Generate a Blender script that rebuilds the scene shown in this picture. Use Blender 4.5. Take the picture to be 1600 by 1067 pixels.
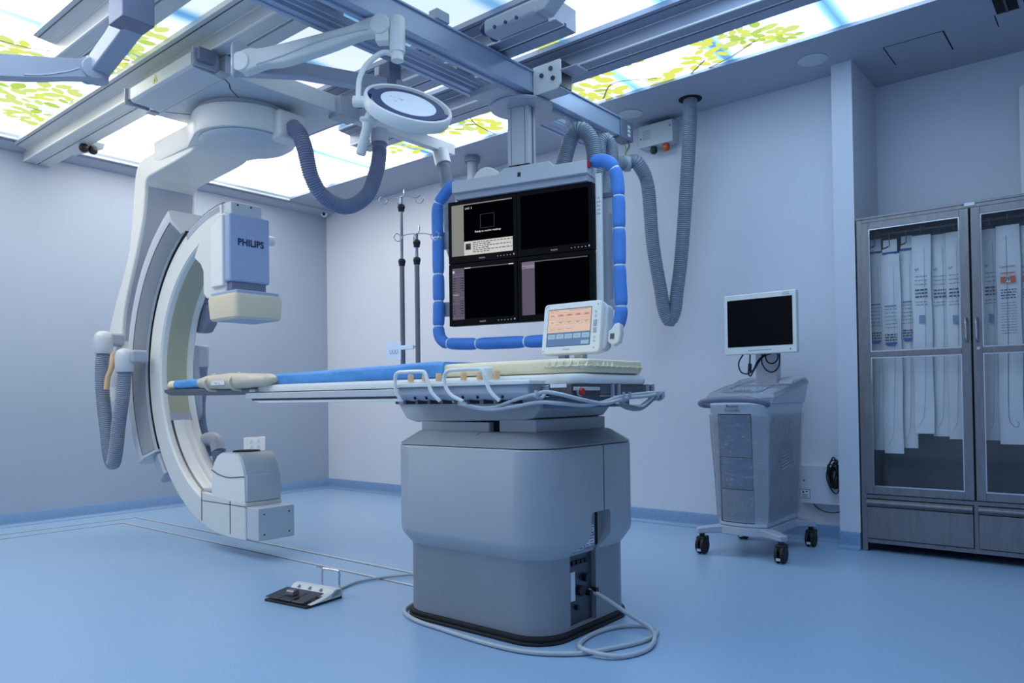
import bpy, math, random
import numpy as np
from mathutils import Vector, Matrix

for _o in list(bpy.data.objects):
    bpy.data.objects.remove(_o, do_unlink=True)
SC = bpy.context.scene
COL = SC.collection
PI = math.pi

# ------------------------------------------------------------------ camera
CAM_POS = Vector((6.729, -5.003, 0.95))
_yaw, _pit, _rol = math.radians(39.608), math.radians(0.8567), math.radians(-0.7846)
_f = Vector((-math.sin(_yaw) * math.cos(_pit), math.cos(_yaw) * math.cos(_pit), math.sin(_pit)))
_r = Vector((math.cos(_yaw), math.sin(_yaw), 0))
_u = _r.cross(_f)
_r2 = _r * math.cos(_rol) + _u * math.sin(_rol)
_u2 = -_r * math.sin(_rol) + _u * math.cos(_rol)
cam_data = bpy.data.cameras.new('camera')
cam_data.sensor_fit = 'HORIZONTAL'
cam_data.sensor_width = 36.0
cam_data.lens = 1174.4 / 1600 * 36.0
cam_data.shift_y = (603.25 - 533.5) / 1600.0
cam_data.clip_start = 0.05
cam_data.clip_end = 60
cam = bpy.data.objects.new('camera', cam_data)
COL.objects.link(cam)
cam.matrix_world = Matrix(((_r2.x, _u2.x, -_f.x, CAM_POS.x), (_r2.y, _u2.y, -_f.y, CAM_POS.y),
                           (_r2.z, _u2.z, -_f.z, CAM_POS.z), (0, 0, 0, 1)))
SC.camera = cam

# ------------------------------------------------------------------ world, view
PANEL_STRENGTH = 5.2            # the backlit sky ceiling is the room's lamp
w = bpy.data.worlds.new('room_dark')
SC.world = w
w.use_nodes = True
w.node_tree.nodes['Background'].inputs[0].default_value = (0.30, 0.42, 0.70, 1)
w.node_tree.nodes['Background'].inputs[1].default_value = 0.05
SC.view_settings.view_transform = 'Standard'
SC.view_settings.look = 'None'
SC.view_settings.exposure = -0.25
SC.view_settings.gamma = 1.0
SC.view_settings.use_curve_mapping = False


# ------------------------------------------------------------------ materials
def lin(c):
    return tuple((x / 255 / 12.92) if x / 255 <= 0.04045 else ((x / 255 + 0.055) / 1.055) ** 2.4 for x in c) + (1.0,)


def mat(name, rgb, rough=0.5, metal=0.0, var=0.06, scale=6.0, bump=0.0, bscale=60.0, coat=0.0, stretch=None, spec=0.5):
    m = bpy.data.materials.new(name)
    m.use_nodes = True
    nt = m.node_tree
    b = nt.nodes['Principled BSDF']
    tc = nt.nodes.new('ShaderNodeTexCoord')
    mp = nt.nodes.new('ShaderNodeMapping')
    if stretch:
        mp.inputs['Scale'].default_value = stretch
    nt.links.new(tc.outputs['Object'], mp.inputs[0])
    n = nt.nodes.new('ShaderNodeTexNoise')
    n.inputs['Scale'].default_value = scale
    n.inputs['Detail'].default_value = 5
    nt.links.new(mp.outputs[0], n.inputs['Vector'])
    r = nt.nodes.new('ShaderNodeValToRGB')
    c = lin(rgb)
    r.color_ramp.elements[0].position = 0.3
    r.color_ramp.elements[1].position = 0.7
    r.color_ramp.elements[0].color = tuple(max(0, x * (1 - var)) for x in c[:3]) + (1,)
    r.color_ramp.elements[1].color = tuple(min(1, x * (1 + var)) for x in c[:3]) + (1,)
    nt.links.new(n.outputs['Fac'], r.inputs[0])
    nt.links.new(r.outputs[0], b.inputs['Base Color'])
    b.inputs['Roughness'].default_value = rough
    b.inputs['Metallic'].default_value = metal
    b.inputs['Coat Weight'].default_value = coat
    b.inputs['Specular IOR Level'].default_value = spec
    if bump:
        n2 = nt.nodes.new('ShaderNodeTexNoise')
        n2.inputs['Scale'].default_value = bscale
        n2.inputs['Detail'].default_value = 4
        nt.links.new(mp.outputs[0], n2.inputs['Vector'])
        bp = nt.nodes.new('ShaderNodeBump')
        bp.inputs['Strength'].default_value = bump
        bp.inputs['Distance'].default_value = 0.01
        nt.links.new(n2.outputs['Fac'], bp.inputs['Height'])
        nt.links.new(bp.outputs[0], b.inputs['Normal'])
    return m


def emis(name, rgb, strength=1.0):
    m = bpy.data.materials.new(name)
    m.use_nodes = True
    nt = m.node_tree
    nt.nodes.remove(nt.nodes['Principled BSDF'])
    e = nt.nodes.new('ShaderNodeEmission')
    e.inputs[0].default_value = lin(rgb)
    e.inputs[1].default_value = strength
    nt.links.new(e.outputs[0], nt.nodes['Material Output'].inputs[0])
    return m


def glass(name, tint=(235, 242, 250), refl=0.10, rough=0.03, haze=0.0, bump=0.0, fres=0.8):
    m = bpy.data.materials.new(name)
    m.use_nodes = True
    nt = m.node_tree
    nt.nodes.remove(nt.nodes['Principled BSDF'])
    t = nt.nodes.new('ShaderNodeBsdfTransparent')
    t.inputs[0].default_value = lin(tint)
    g = nt.nodes.new('ShaderNodeBsdfGlossy')
    g.inputs['Roughness'].default_value = rough
    fr = nt.nodes.new('ShaderNodeFresnel')
    fr.inputs[0].default_value = 1.45
    ma = nt.nodes.new('ShaderNodeMath')
    ma.operation = 'MULTIPLY_ADD'
    ma.inputs[1].default_value = fres
    ma.inputs[2].default_value = refl * 0.4
    nt.links.new(fr.outputs[0], ma.inputs[0])
    mx = nt.nodes.new('ShaderNodeMixShader')
    nt.links.new(ma.outputs[0], mx.inputs[0])
    nt.links.new(t.outputs[0], mx.inputs[1])
    nt.links.new(g.outputs[0], mx.inputs[2])
    last = mx
    if haze:
        d = nt.nodes.new('ShaderNodeBsdfDiffuse')
        d.inputs[0].default_value = lin((225, 232, 242))
        m2 = nt.nodes.new('ShaderNodeMixShader')
        m2.inputs[0].default_value = haze
        nt.links.new(mx.outputs[0], m2.inputs[1])
        nt.links.new(d.outputs[0], m2.inputs[2])
        last = m2
    if bump:
        n = nt.nodes.new('ShaderNodeTexNoise')
        n.inputs['Scale'].default_value = 14
        n.inputs['Detail'].default_value = 6
        n.inputs['Distortion'].default_value = 1.5
        bp = nt.nodes.new('ShaderNodeBump')
        bp.inputs['Strength'].default_value = bump
        bp.inputs['Distance'].default_value = 0.02
        nt.links.new(n.outputs['Fac'], bp.inputs['Height'])
        nt.links.new(bp.outputs[0], g.inputs['Normal'])
        nt.links.new(bp.outputs[0], fr.inputs['Normal'])
    nt.links.new(last.outputs[0], nt.nodes['Material Output'].inputs[0])
    return m


MT = dict(
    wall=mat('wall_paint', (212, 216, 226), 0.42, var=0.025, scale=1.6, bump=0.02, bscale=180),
    wall_l=mat('left_wall_grey', (160, 172, 190), 0.5, var=0.02, scale=1.6, bump=0.02, bscale=180),  # darker and greyer than the other walls
    ceil=mat('ceiling_paint', (172, 177, 192), 0.7, var=0.02, scale=2),
    floor=mat('blue_vinyl', (154, 184, 214), 0.32, var=0.11, scale=170, bump=0.03, bscale=220),
    base=mat('cove_vinyl', (122, 155, 192), 0.35, var=0.07, scale=70),
    white=mat('white_enamel', (236, 235, 231), 0.32, var=0.015),
    offwhite=mat('off_white_cover', (222, 223, 219), 0.36, var=0.015),
    cover=mat('grey_white_cover', (196, 202, 208), 0.38, var=0.02),
    bluegrey=mat('blue_grey_cover', (168, 174, 188), 0.42, var=0.02),
    detblue=mat('pale_blue_cover', (160, 175, 206), 0.4, var=0.02),
    darkblue=mat('slate_blue_cover', (116, 122, 144), 0.45, var=0.03),
    navy=mat('navy_trim', (40, 52, 104), 0.4),
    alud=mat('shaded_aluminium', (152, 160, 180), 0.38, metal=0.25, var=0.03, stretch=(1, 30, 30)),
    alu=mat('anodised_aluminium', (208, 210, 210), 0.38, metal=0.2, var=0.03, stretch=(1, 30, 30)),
    aluy=mat('anodised_aluminium_bridge', (168, 182, 206), 0.36, metal=0.25, var=0.03, stretch=(30, 1, 30)),
    steel=mat('brushed_steel', (136, 134, 138), 0.36, metal=0.65, var=0.10, scale=9, stretch=(6, 1, 1), bump=0.02),
    steeld=mat('dark_steel', (96, 97, 102), 0.35, metal=0.8, var=0.1, scale=9),
    trim=mat('floor_strip_metal', (222, 224, 226), 0.3, metal=0.25),
    chrome=mat('chrome', (210, 212, 216), 0.15, metal=1.0, var=0.02),
    black=mat('black_plastic', (18, 18, 22), 0.4, var=0.1),
    blackgl=mat('black_gloss', (5, 5, 8), 0.45, var=0.1, spec=0.12),
    rubber=mat('black_rubber', (22, 23, 26), 0.6, var=0.1),
    cream=mat('cream_vinyl', (246, 231, 194), 0.5, var=0.04, scale=9, bump=0.25, bscale=14),
    creamd=mat('cream_cover', (222, 208, 180), 0.4, var=0.02),
    strip=mat('khaki_strip', (170, 170, 148), 0.55, var=0.03),
    drape=mat('blue_drape', (84, 154, 218), 0.5, var=0.08, scale=7, bump=0.9, bscale=16),
    foam=mat('blue_foam', (78, 140, 222), 0.6, var=0.05, scale=10, bump=0.12, bscale=40),
    tan=mat('tan_leather', (212, 198, 176), 0.45, var=0.06, scale=12, bump=0.3, bscale=16),
    beige=mat('beige_knob', (222, 182, 140), 0.45),
    hose=mat('grey_hose', (140, 150, 166), 0.5, var=0.05, scale=20),
    hosed=mat('blue_grey_hose', (122, 131, 158), 0.5, var=0.05, scale=20),
    cable=mat('grey_cable', (186, 190, 196), 0.45, var=0.05),
    skirt=mat('pedestal_enamel', (178, 180, 184), 0.27, var=0.03, scale=3),
    skirtl=mat('pedestal_metal', (150, 152, 156), 0.30, metal=0.25, var=0.06, scale=4),
    skirtc=mat('pedestal_cap', (142, 146, 152), 0.45, var=0.03),
    slate=mat('carbon_board', (92, 98, 108), 0.45, var=0.06),
    gap=mat('shadow_gap_gasket', (12, 13, 16), 0.8),
    red=mat('red_button', (190, 40, 36), 0.4),
    orange=mat('orange_lens', (214, 96, 40), 0.3),
    green=mat('dark_green_lens', (24, 46, 40), 0.3),
    wirey=mat('green_yellow_wire', (150, 160, 90), 0.5),
    yellow=mat('yellow_label', (226, 226, 90), 0.5),
    paper=mat('white_label', (232, 236, 240), 0.5, var=0.02),
    ink=mat('dark_blue_ink', (34, 42, 84), 0.6),
    inkb=mat('blue_ink', (40, 70, 160), 0.6),
    inkg=mat('grey_ink', (110, 118, 140), 0.6),
    orangep=mat('orange_print', (224, 88, 32), 0.5),
    bag=mat('white_pouch_paper', (244, 248, 252), 0.35, var=0.05, scale=10, bump=0.15, bscale=12),
    film=glass('clear_pouch_film', (255, 255, 255), 0.08, 0.2, haze=0.05, bump=0.25, fres=0.2),
    wrap=glass('clear_stretch_wrap', (250, 252, 255), 0.25, 0.10, haze=0.05, bump=0.8),
    pane=glass('cabinet_glass', (255, 255, 255), 0.03, 0.03, haze=0.02, fres=0.35),
    smoke=glass('smoked_plastic', (120, 120, 130), 0.3, 0.08),
    cart=mat('cart_enamel', (196, 202, 214), 0.35, var=0.02),
    cartd=mat('cart_blue_door', (130, 150, 182), 0.3, var=0.05),
    cartg=mat('cart_grey', (164, 172, 188), 0.4, var=0.03),
)


# ------------------------------------------------------------------ object helpers
OFF = {}


def thing(name, label, cat, loc=(0, 0, 0), rotz=0.0, group=None, world=True):
    """Empty at the base of a thing; world=True: parts are given in room coordinates."""
    o = bpy.data.objects.new(name, None)
    o.empty_display_size = 0.1
    COL.objects.link(o)
    o.location = loc
    o.rotation_euler = (0, 0, rotz)
    tag(o, label, cat, group)
    OFF[o] = Vector(loc) if world else Vector((0, 0, 0))
    return o


def tag(o, label=None, cat=None, group=None, kind=None):
    if label:
        o['label'] = label
    if cat:
        o['category'] = cat
    if group:
        o['group'] = group
    if kind:
        o['kind'] = kind
    return o


def plabel(o, label):
    o['label'] = label
    return o


def copy_tree(o, parent=None):
    c = o.copy()
    COL.objects.link(c)
    c.parent = parent
    for ch in [q for q in bpy.data.objects if q.parent == o]:
        copy_tree(ch, c)
    return c


def bezier_spline(pts, n=10):
    """Catmull-Rom through pts."""
    P = [Vector(p) for p in pts]
    P = [P[0] * 2 - P[1]] + P + [P[-1] * 2 - P[-2]]
    out = []
    for i in range(1, len(P) - 2):
        a, b, c, d = P[i - 1:i + 3]
        for k in range(n):
            t = k / n
            out.append(0.5 * ((2 * b) + (c - a) * t + (2 * a - 5 * b + 4 * c - d) * t * t + (3 * b - a - 3 * c + d) * t ** 3))
    out.append(P[-2])
    return out


def resample(path, step):
    L = [0.0]
    for a, b in zip(path, path[1:]):
        L.append(L[-1] + (b - a).length)
    n = max(2, int(round(L[-1] / step)))
    out, j = [], 0
    for i in range(n + 1):
        s = L[-1] * i / n
        while j < len(L) - 2 and L[j + 1] < s:
            j += 1
        t = 0 if L[j + 1] == L[j] else (s - L[j]) / (L[j + 1] - L[j])
        out.append(path[j].lerp(path[j + 1], min(1, max(0, t))))
    return out


class Frame:
    def __init__(s, o, right, up):
        s.o = Vector(o)
        s.x = Vector(right).normalized()
        s.n = s.x.cross(Vector(up)).normalized()      # towards the viewer of the face
        s.y = s.n.cross(s.x).normalized()

    def p(s, u, v, w=0.0):
        return s.o + s.x * u + s.y * v + s.n * w


class MB:
    def __init__(s):
        s.v, s.f, s.m = [], [], []

    def add(s, verts, faces, m=0):
        k = len(s.v)
        s.v += [Vector(x) for x in verts]
        for f in faces:
            s.f.append(tuple(i + k for i in f))
            s.m.append(m)
        return s

    def box(s, x0, x1, y0, y1, z0, z1, m=0):
        return s.add([(x0, y0, z0), (x1, y0, z0), (x1, y1, z0), (x0, y1, z0), (x0, y0, z1), (x1, y0, z1), (x1, y1, z1), (x0, y1, z1)],
                     [(0, 3, 2, 1), (4, 5, 6, 7), (0, 1, 5, 4), (1, 2, 6, 5), (2, 3, 7, 6), (3, 0, 4, 7)], m)

    def fbox(s, F, u0, u1, v0, v1, w0, w1, m=0):
        P = [F.p(u, v, w_) for w_ in (w0, w1) for (u, v) in ((u0, v0), (u1, v0), (u1, v1), (u0, v1))]
        return s.add(P, [(0, 3, 2, 1), (4, 5, 6, 7), (0, 1, 5, 4), (1, 2, 6, 5), (2, 3, 7, 6), (3, 0, 4, 7)], m)

    def frect(s, F, u0, u1, v0, v1, w_=0.0, m=0):
        return s.add([F.p(u0, v0, w_), F.p(u1, v0, w_), F.p(u1, v1, w_), F.p(u0, v1, w_)], [(0, 1, 2, 3)], m)

    def prism(s, poly, axis, a, b, m=0):
        def mk(p, t):
            return {'x': (t, p[0], p[1]), 'y': (p[0], t, p[1]), 'z': (p[0], p[1], t)}[axis]
        n = len(poly)
        V = [mk(p, a) for p in poly] + [mk(p, b) for p in poly]
        F = [tuple(range(n)), tuple(range(2 * n - 1, n - 1, -1))] + [(i, (i + 1) % n, n + (i + 1) % n, n + i) for i in range(n)]
        return s.add(V, F, m)

    def fprism(s, F, poly, w0, w1, m=0):
        n = len(poly)
        V = [F.p(p[0], p[1], w0) for p in poly] + [F.p(p[0], p[1], w1) for p in poly]
        return s.add(V, [tuple(range(n - 1, -1, -1)), tuple(range(n, 2 * n))] + [(i, (i + 1) % n, n + (i + 1) % n, n + i) for i in range(n)], m)

    def rings(s, secs, closed=True, caps=True, loop=False, m=0):
        n = len(secs[0])
        V = [p for sec in secs for p in sec]
        F = []
        K = len(secs)
        for k in range(K if loop else K - 1):
            k2 = (k + 1) % K
            for i in range(n if closed else n - 1):
                j = (i + 1) % n
                F.append((k * n + i, k * n + j, k2 * n + j, k2 * n + i))
        if caps and not loop and closed:
            F.append(tuple(range(n - 1, -1, -1)))
            F.append(tuple((K - 1) * n + i for i in range(n)))
        return s.add(V, F, m)

    def cyl(s, p0, p1, r0, r1=None, seg=20, m=0, caps=True):
        p0, p1 = Vector(p0), Vector(p1)
        r1 = r0 if r1 is None else r1
        d = (p1 - p0).normalized()
        a = d.orthogonal().normalized()
        b = d.cross(a)
        mk = lambda c, r: [c + a * (r * math.cos(2 * PI * i / seg)) + b * (r * math.sin(2 * PI * i / seg)) for i in range(seg)]
        return s.rings([mk(p0, r0), mk(p1, r1)], caps=caps, m=m)

    def lathe(s, prof, c, axis=(0, 0, 1), seg=32, m=0, ang=(0, 2 * PI)):
        c = Vector(c)
        d = Vector(axis).normalized()
        a = d.orthogonal().normalized()
        if abs(d.z) > 0.99:
            a = Vector((1, 0, 0))
        b = d.cross(a)
        secs = [[c + d * z + a * (max(r, 1e-5) * math.cos(2 * PI * i / seg)) + b * (max(r, 1e-5) * math.sin(2 * PI * i / seg)) for i in range(seg)] for r, z in prof]
        return s.rings(secs, caps=True, m=m)

    def tube(s, path, r, seg=10, loop=False, m=0, rad=None):
        P = [Vector(p) for p in path]
        n = len(P)
        secs = []
        a = None
        for i in range(n):
            d = (P[(i + 1) % n] - P[i - 1]) if loop else (P[min(i + 1, n - 1)] - P[max(i - 1, 0)])
            if d.length < 1e-9:
                d = Vector((0, 0, 1))
            d.normalize()
            if a is None:
                a = d.orthogonal().normalized()
            a = (a - d * a.dot(d)).normalized()
            b = d.cross(a)
            rr = rad[i] if rad else r
            secs.append([P[i] + a * (rr * math.cos(2 * PI * k / seg)) + b * (rr * math.sin(2 * PI * k / seg)) for k in range(seg)])
        return s.rings(secs, loop=loop, m=m)

    def hose(s, pts, r, pitch=0.0135, seg=14, m=0):
        base = resample(bezier_spline(pts, 14), pitch / 4)
        pat = [1.0, 1.0, 0.89, 0.89]
        return s.tube(base, r, seg, m=m, rad=[r * pat[i % 4] for i in range(len(base))])

    def rrect(s, secs, seg=6, m=0, caps=True):
        """secs: (cx, cy, hx, hy, r, z)"""
        out = []
        for cx, cy, hx, hy, r, z in secs:
            ring = []
            for qx, qy, a0 in ((1, 1, 0), (-1, 1, PI / 2), (-1, -1, PI), (1, -1, 1.5 * PI)):
                for k in range(seg + 1):
                    t = a0 + PI / 2 * k / seg
                    ring.append(Vector((cx + qx * (hx - r) + r * math.cos(t), cy + qy * (hy - r) + r * math.sin(t), z)))
            out.append(ring)
        return s.rings(out, m=m, caps=caps)

    def sphere(s, c, r, seg=16, m=0, sc=(1, 1, 1)):
        c = Vector(c)
        secs = []
        K = seg // 2
        for k in range(K + 1):
            t = -PI / 2 + PI * k / K
            rr = max(math.cos(t), 1e-4) * r
            secs.append([c + Vector((rr * math.cos(2 * PI * i / seg) * sc[0], rr * math.sin(2 * PI * i / seg) * sc[1], r * math.sin(t) * sc[2])) for i in range(seg)])
        return s.rings(secs, m=m)

    def arc(s, c, sec, a0, a1, n=40, m=0):
        """sweep a (radius, y) cross section around c in the XZ plane, degrees."""
        secs = []
        for k in range(n + 1):
            t = math.radians(a0 + (a1 - a0) * k / n)
            secs.append([Vector((c[0] + R * math.cos(t), y, c[1] + R * math.sin(t))) for R, y in sec])
        return s.rings(secs, m=m)

    def mesh(s, name, off=Vector((0, 0, 0)), smooth=True, ang=35):
        me = bpy.data.meshes.new(name)
        me.from_pydata([tuple(v - off) for v in s.v], [], s.f)
        for i, p in enumerate(me.polygons):
            p.material_index = s.m[i]
        import bmesh
        bm = bmesh.new()
        bm.from_mesh(me)
        bmesh.ops.recalc_face_normals(bm, faces=bm.faces)
        bm.to_mesh(me)
        bm.free()
        if smooth:
            me.polygons.foreach_set('use_smooth', [True] * len(me.polygons))
            me.set_sharp_from_angle(angle=math.radians(ang))
        me.update()
        return me

    def build(s, name, mats, parent=None, bevel=0.0, smooth=True, seg=2, ang=35):
        if not isinstance(mats, (list, tuple)):
            mats = [mats]
        if parent is None:
            xs = [v.x for v in s.v]; ys = [v.y for v in s.v]; zs = [v.z for v in s.v]
            off = Vector(((min(xs) + max(xs)) / 2, (min(ys) + max(ys)) / 2, min(zs)))
        else:
            off = OFF[parent]
        me = s.mesh(name, off, smooth, ang)
        for m_ in mats:
            me.materials.append(MT[m_] if isinstance(m_, str) else m_)
        o = bpy.data.objects.new(name, me)
        COL.objects.link(o)
        if parent is None:
            o.location = off
        else:
            o.parent = parent
        OFF[o] = off
        if bevel:
            b = o.modifiers.new('bevel', 'BEVEL')
            b.width = bevel
            b.segments = seg
            b.limit_method = 'ANGLE'
            b.angle_limit = math.radians(32)
            b.harden_normals = True
        return o


def cut(o, cutter):
    """subtract an MB from a built object, applied at once."""
    c = bpy.data.objects.new('cutter', cutter.mesh('cutter', OFF[o]))
    COL.objects.link(c)
    if o.parent:
        c.parent = o.parent
    else:
        c.location = o.location
    b = o.modifiers.new('cut', 'BOOLEAN')
    b.object = c
    b.operation = 'DIFFERENCE'
    b.solver = 'EXACT'
    dg = bpy.context.evaluated_depsgraph_get()
    dg.update()
    me = bpy.data.meshes.new_from_object(o.evaluated_get(dg))
    old = o.data
    o.modifiers.remove(b)
    o.data = me
    bpy.data.objects.remove(c, do_unlink=True)
    me.polygons.foreach_set('use_smooth', [True] * len(me.polygons))
    me.set_sharp_from_angle(angle=math.radians(35))
    return o


def text(name, s, size, F, u, v, w_, mt, parent, align='CENTER', sx=1.0, bold=0.0):
    cu = bpy.data.curves.new('t', 'FONT')
    cu.body = s
    cu.size = size
    cu.align_x = align
    cu.align_y = 'CENTER'
    cu.resolution_u = 2
    cu.offset = bold
    t = bpy.data.objects.new('t', cu)
    COL.objects.link(t)
    dg = bpy.context.evaluated_depsgraph_get()
    dg.update()
    me = bpy.data.meshes.new_from_object(t.evaluated_get(dg))
    bpy.data.objects.remove(t, do_unlink=True)
    off = OFF[parent]
    o0 = F.p(u, v, w_) - off
    for vert in me.vertices:
        x, y = vert.co.x * sx, vert.co.y
        vert.co = o0 + F.x * x + F.y * y
    me.materials.clear()
    me.materials.append(MT[mt] if isinstance(mt, str) else mt)
    o = bpy.data.objects.new(name, me)
    me.name = name
    COL.objects.link(o)
    o.parent = parent
    OFF[o] = off
    return o


def struct(name, mb, m, label=None, **k):
    return tag(mb.build(name, m, **k), label, None, None, 'structure')


# ================================================================== THE ROOM
ZC = 2.98
struct('floor', MB().box(-0.15, 7.95, -6.15, 0.55, -0.1, 0), 'floor', 'speckled light blue vinyl floor')
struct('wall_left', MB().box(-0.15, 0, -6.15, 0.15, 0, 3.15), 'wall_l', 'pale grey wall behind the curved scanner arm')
struct('wall_back', MB().box(0, 5.32, 0, 0.15, 0, 3.15), 'wall', 'pale blue-grey wall behind the monitors and cart')
struct('wall_pillar', MB().box(5.32, 5.44, -0.16, 0.55, 0, 3.15), 'wall', 'narrow pillar between the cart and the steel cabinet')
struct('wall_recess', MB().box(5.44, 7.95, 0.4, 0.55, 0, 3.15), 'wall', 'shaded wall above the steel cabinet')
struct('wall_right', MB().box(7.8, 7.95, -6.15, 0.4, 0, 3.15), 'wall')
struct('wall_front', MB().box(0, 7.8, -6.15, -6.0, 0, 3.15), 'wall')
PX0, PX1, PY0, PY1 = 0.22, 6.25, -4.9, -0.60      # opening of the light ceiling, unseen front extended to light the floor
cb = MB()
cb.box(0, PX0, -6.0, 0.4, ZC, ZC + 0.14)
cb.box(PX1, 7.8, -6.0, 0.4, ZC, ZC + 0.14)
cb.box(PX0, PX1, -6.0, PY0, ZC, ZC + 0.14)
cb.box(PX0, PX1, PY1, 0.4, ZC, ZC + 0.14)
struct('ceiling', cb, 'ceil', 'pale plaster ceiling border around the sky panels')
fr = MB()
t = 0.025
fr.box(PX0 - t, PX0, PY0, PY1, ZC - 0.018, ZC)
fr.box(PX1, PX1 + t, PY0, PY1, ZC - 0.018, ZC)
fr.box(PX0 - t, PX1 + t, PY0 - t, PY0, ZC - 0.018, ZC)
struct('trim_1', fr, 'white', 'thin white frame of the sky ceiling', bevel=0.004)
# stepped plaster band along the left wall
struct('trim_2', MB().prism([(0.0, ZC), (0.15, ZC), (0.15, ZC - 0.02), (0.05, ZC - 0.045), (0.0, ZC - 0.045)], 'y', -6.0, 0.0), 'ceil', 'plaster cornice on the left wall')


def cove(axis, a, b, fixed, sgn):
    H, T, R = 0.105, 0.012, 0.03
    prof = [(0, H), (T * 0.6, H), (T, H - 0.01), (T, R + 0.005)]
    for k in range(1, 6):
        q = PI / 2 * k / 6
        prof.append((T + R * (1 - math.cos(q)), R * (1 - math.sin(q)) + 0.003))
    prof += [(T + R, 0.002), (T + R, 0), (0, 0)]
    poly = [(fixed + sgn * d, z) for d, z in prof]
    return MB().prism(poly, axis, a, b)


struct('baseboard_left', cove('y', -6.0, 0.0, 0.0, 1), 'base', 'blue coved skirting on the left wall')
struct('baseboard_back', cove('x', 0.0, 5.32, 0.0, -1), 'base', 'blue coved skirting behind the cart')
struct('baseboard_pillar', cove('x', 5.32, 5.44, -0.16, -1), 'base', 'blue coved skirting on the pillar')
struct('baseboard_recess', cove('x', 5.44, 7.8, 0.4, -1), 'base')
struct('baseboard_right', cove('y', -6.0, 0.4, 7.8, -1), 'base')
struct('baseboard_front', cove('x', 0.0, 7.8, -6.0, 1), 'base')

# metal edge strips of the cable trench in the floor
n_ = 3
for (x0, x1, y0, y1, lb) in ((0.355, 4.25, -2.198, -2.182, 'far metal edge strip of the floor trench towards the table'),
                             (0.555, 4.25, -2.388, -2.372, 'near metal edge strip of the floor trench towards the table'),
                             (0.349, 0.361, -6.0, -2.184, 'metal floor strip nearest the left wall'),
                             (0.549, 0.561, -6.0, -2.374, 'metal floor strip second from the left wall')):
    struct('trim_%d' % n_, MB().box(x0, x1, y0, y1, 0, 0.004), 'trim', lb)
    n_ += 1
    gm = MB()
    if x1 - x0 > 1:
        gm.box(x0, x1, y0 - 0.005, y0, 0, 0.002)
    else:
        gm.box(x1, x1 + 0.005, y0, y1, 0, 0.002)
    struct('trim_%d' % n_, gm, 'inkg')
    n_ += 1
# service hatch outlines in the ceiling border (reveals)
hb = MB()
for (x0, x1, y0, y1) in ((5.628, 5.633, -0.2, 0.1), (5.937, 5.945, -0.2, 0.1), (5.63, 5.94, -0.204, -0.200)):
    hb.box(x0, x1, y0, y1, ZC - 0.0015, ZC)
struct('trim_%d' % n_, hb, 'gap', 'dark reveal of the ceiling service hatch')

# ================================================================== LIGHT CEILING
# a backlit printed sky: colours of the print are stored per vertex, light comes out of the panel
rnd = random.Random(4)
NX, NY = 190, 128
xs = np.linspace(PX0, PX1, NX)
ys = np.linspace(PY0, PY1, NY)
gx, gy = np.meshgrid(xs, ys)
rng = np.random.default_rng(7)
cl = np.zeros_like(gx)
for o_ in range(5):
    for k in range(7):
        a = rng.uniform(0, 2 * PI)
        fq = (0.8 * 1.8 ** o_) * rng.uniform(0.7, 1.3)
        cl += np.sin(gx * fq * math.cos(a) + gy * fq * math.sin(a) + rng.uniform(0, 6.3)) / (1.55 ** o_) / 7
cl = (cl - cl.min()) / (cl.max() - cl.min())
tx = np.clip((gx - 1.6) / 3.0, 0, 1)
tx = (tx * tx * (3 - 2 * tx))[..., None]          # print goes from white haze on the left to clear blue on the right
whi = np.array([1.10, 1.05, 0.98]) * (1 - tx) + np.array([0.62, 0.88, 1.20]) * tx
sky = np.array([0.185, 0.21, 0.225]) * (1 - tx) + np.array([0.165, 0.205, 0.235]) * tx
patch = np.exp(-(((gx - 3.7) / 1.5) ** 4 + ((gy + 2.55) / 1.15) ** 4)) * 0.92
tt = np.clip((cl - 0.02) / 0.34, 0, 1) * np.clip(1 - patch, 0, 1)
tt = (tt * tt * (3 - 2 * tt))[..., None]
colr = sky ** (1 - tt) * whi ** tt
# soft blue bands in the panel colour, running across the room at regular spacing
for k in range(-1, 9):
    xc = 0.91 + 0.66 * k
    amp = 0.74 + 0.35 * np.sin(gy * 2.3 + k * 2.1) * np.sin(gy * 1.1 + k)
    d = np.exp(-((gx - xc - 0.015 * np.sin(gy * 3 + k)) / 0.05) ** 2) * np.clip(amp * 1.15, 0, 1.0) * (0.40 + 0.55 * np.clip((gx - 0.8) / 1.4, 0, 1))
    colr = colr ** (1 - d[..., None]) * np.array([0.022, 0.075, 0.17]) ** d[..., None]
V = [(x, y, 0) for y in ys for x in xs]
Fq = [(j * NX + i, j * NX + i + 1, (j + 1) * NX + i + 1, (j + 1) * NX + i) for j in range(NY - 1) for i in range(NX - 1)]
me = bpy.data.meshes.new('sky_ceiling_panel')
cx_, cy_ = (PX0 + PX1) / 2, (PY0 + PY1) / 2
me.from_pydata([(v[0] - cx_, v[1] - cy_, 0) for v in V], [], [f[::-1] for f in Fq])
at = me.color_attributes.new('print', 'FLOAT_COLOR', 'POINT')
buf = np.ones((NX * NY, 4), dtype=np.float32)
buf[:, :3] = colr.reshape(-1, 3)
at.data.foreach_set('color', buf.ravel())
pm = bpy.data.materials.new('backlit_sky_print')
pm.use_nodes = True
nt = pm.node_tree
nt.nodes.remove(nt.nodes['Principled BSDF'])
an = nt.nodes.new('ShaderNodeAttribute')
an.attribute_name = 'print'
en = nt.nodes.new('ShaderNodeEmission')
en.inputs[1].default_value = PANEL_STRENGTH
nt.links.new(an.outputs['Color'], en.inputs[0])
nt.links.new(en.outputs[0], nt.nodes['Material Output'].inputs[0])
me.materials.append(pm)
skyp = thing('sky_ceiling', 'large backlit ceiling picture of blue sky with leafy branches', 'light panel', (cx_, cy_, ZC + 0.02))
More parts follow.
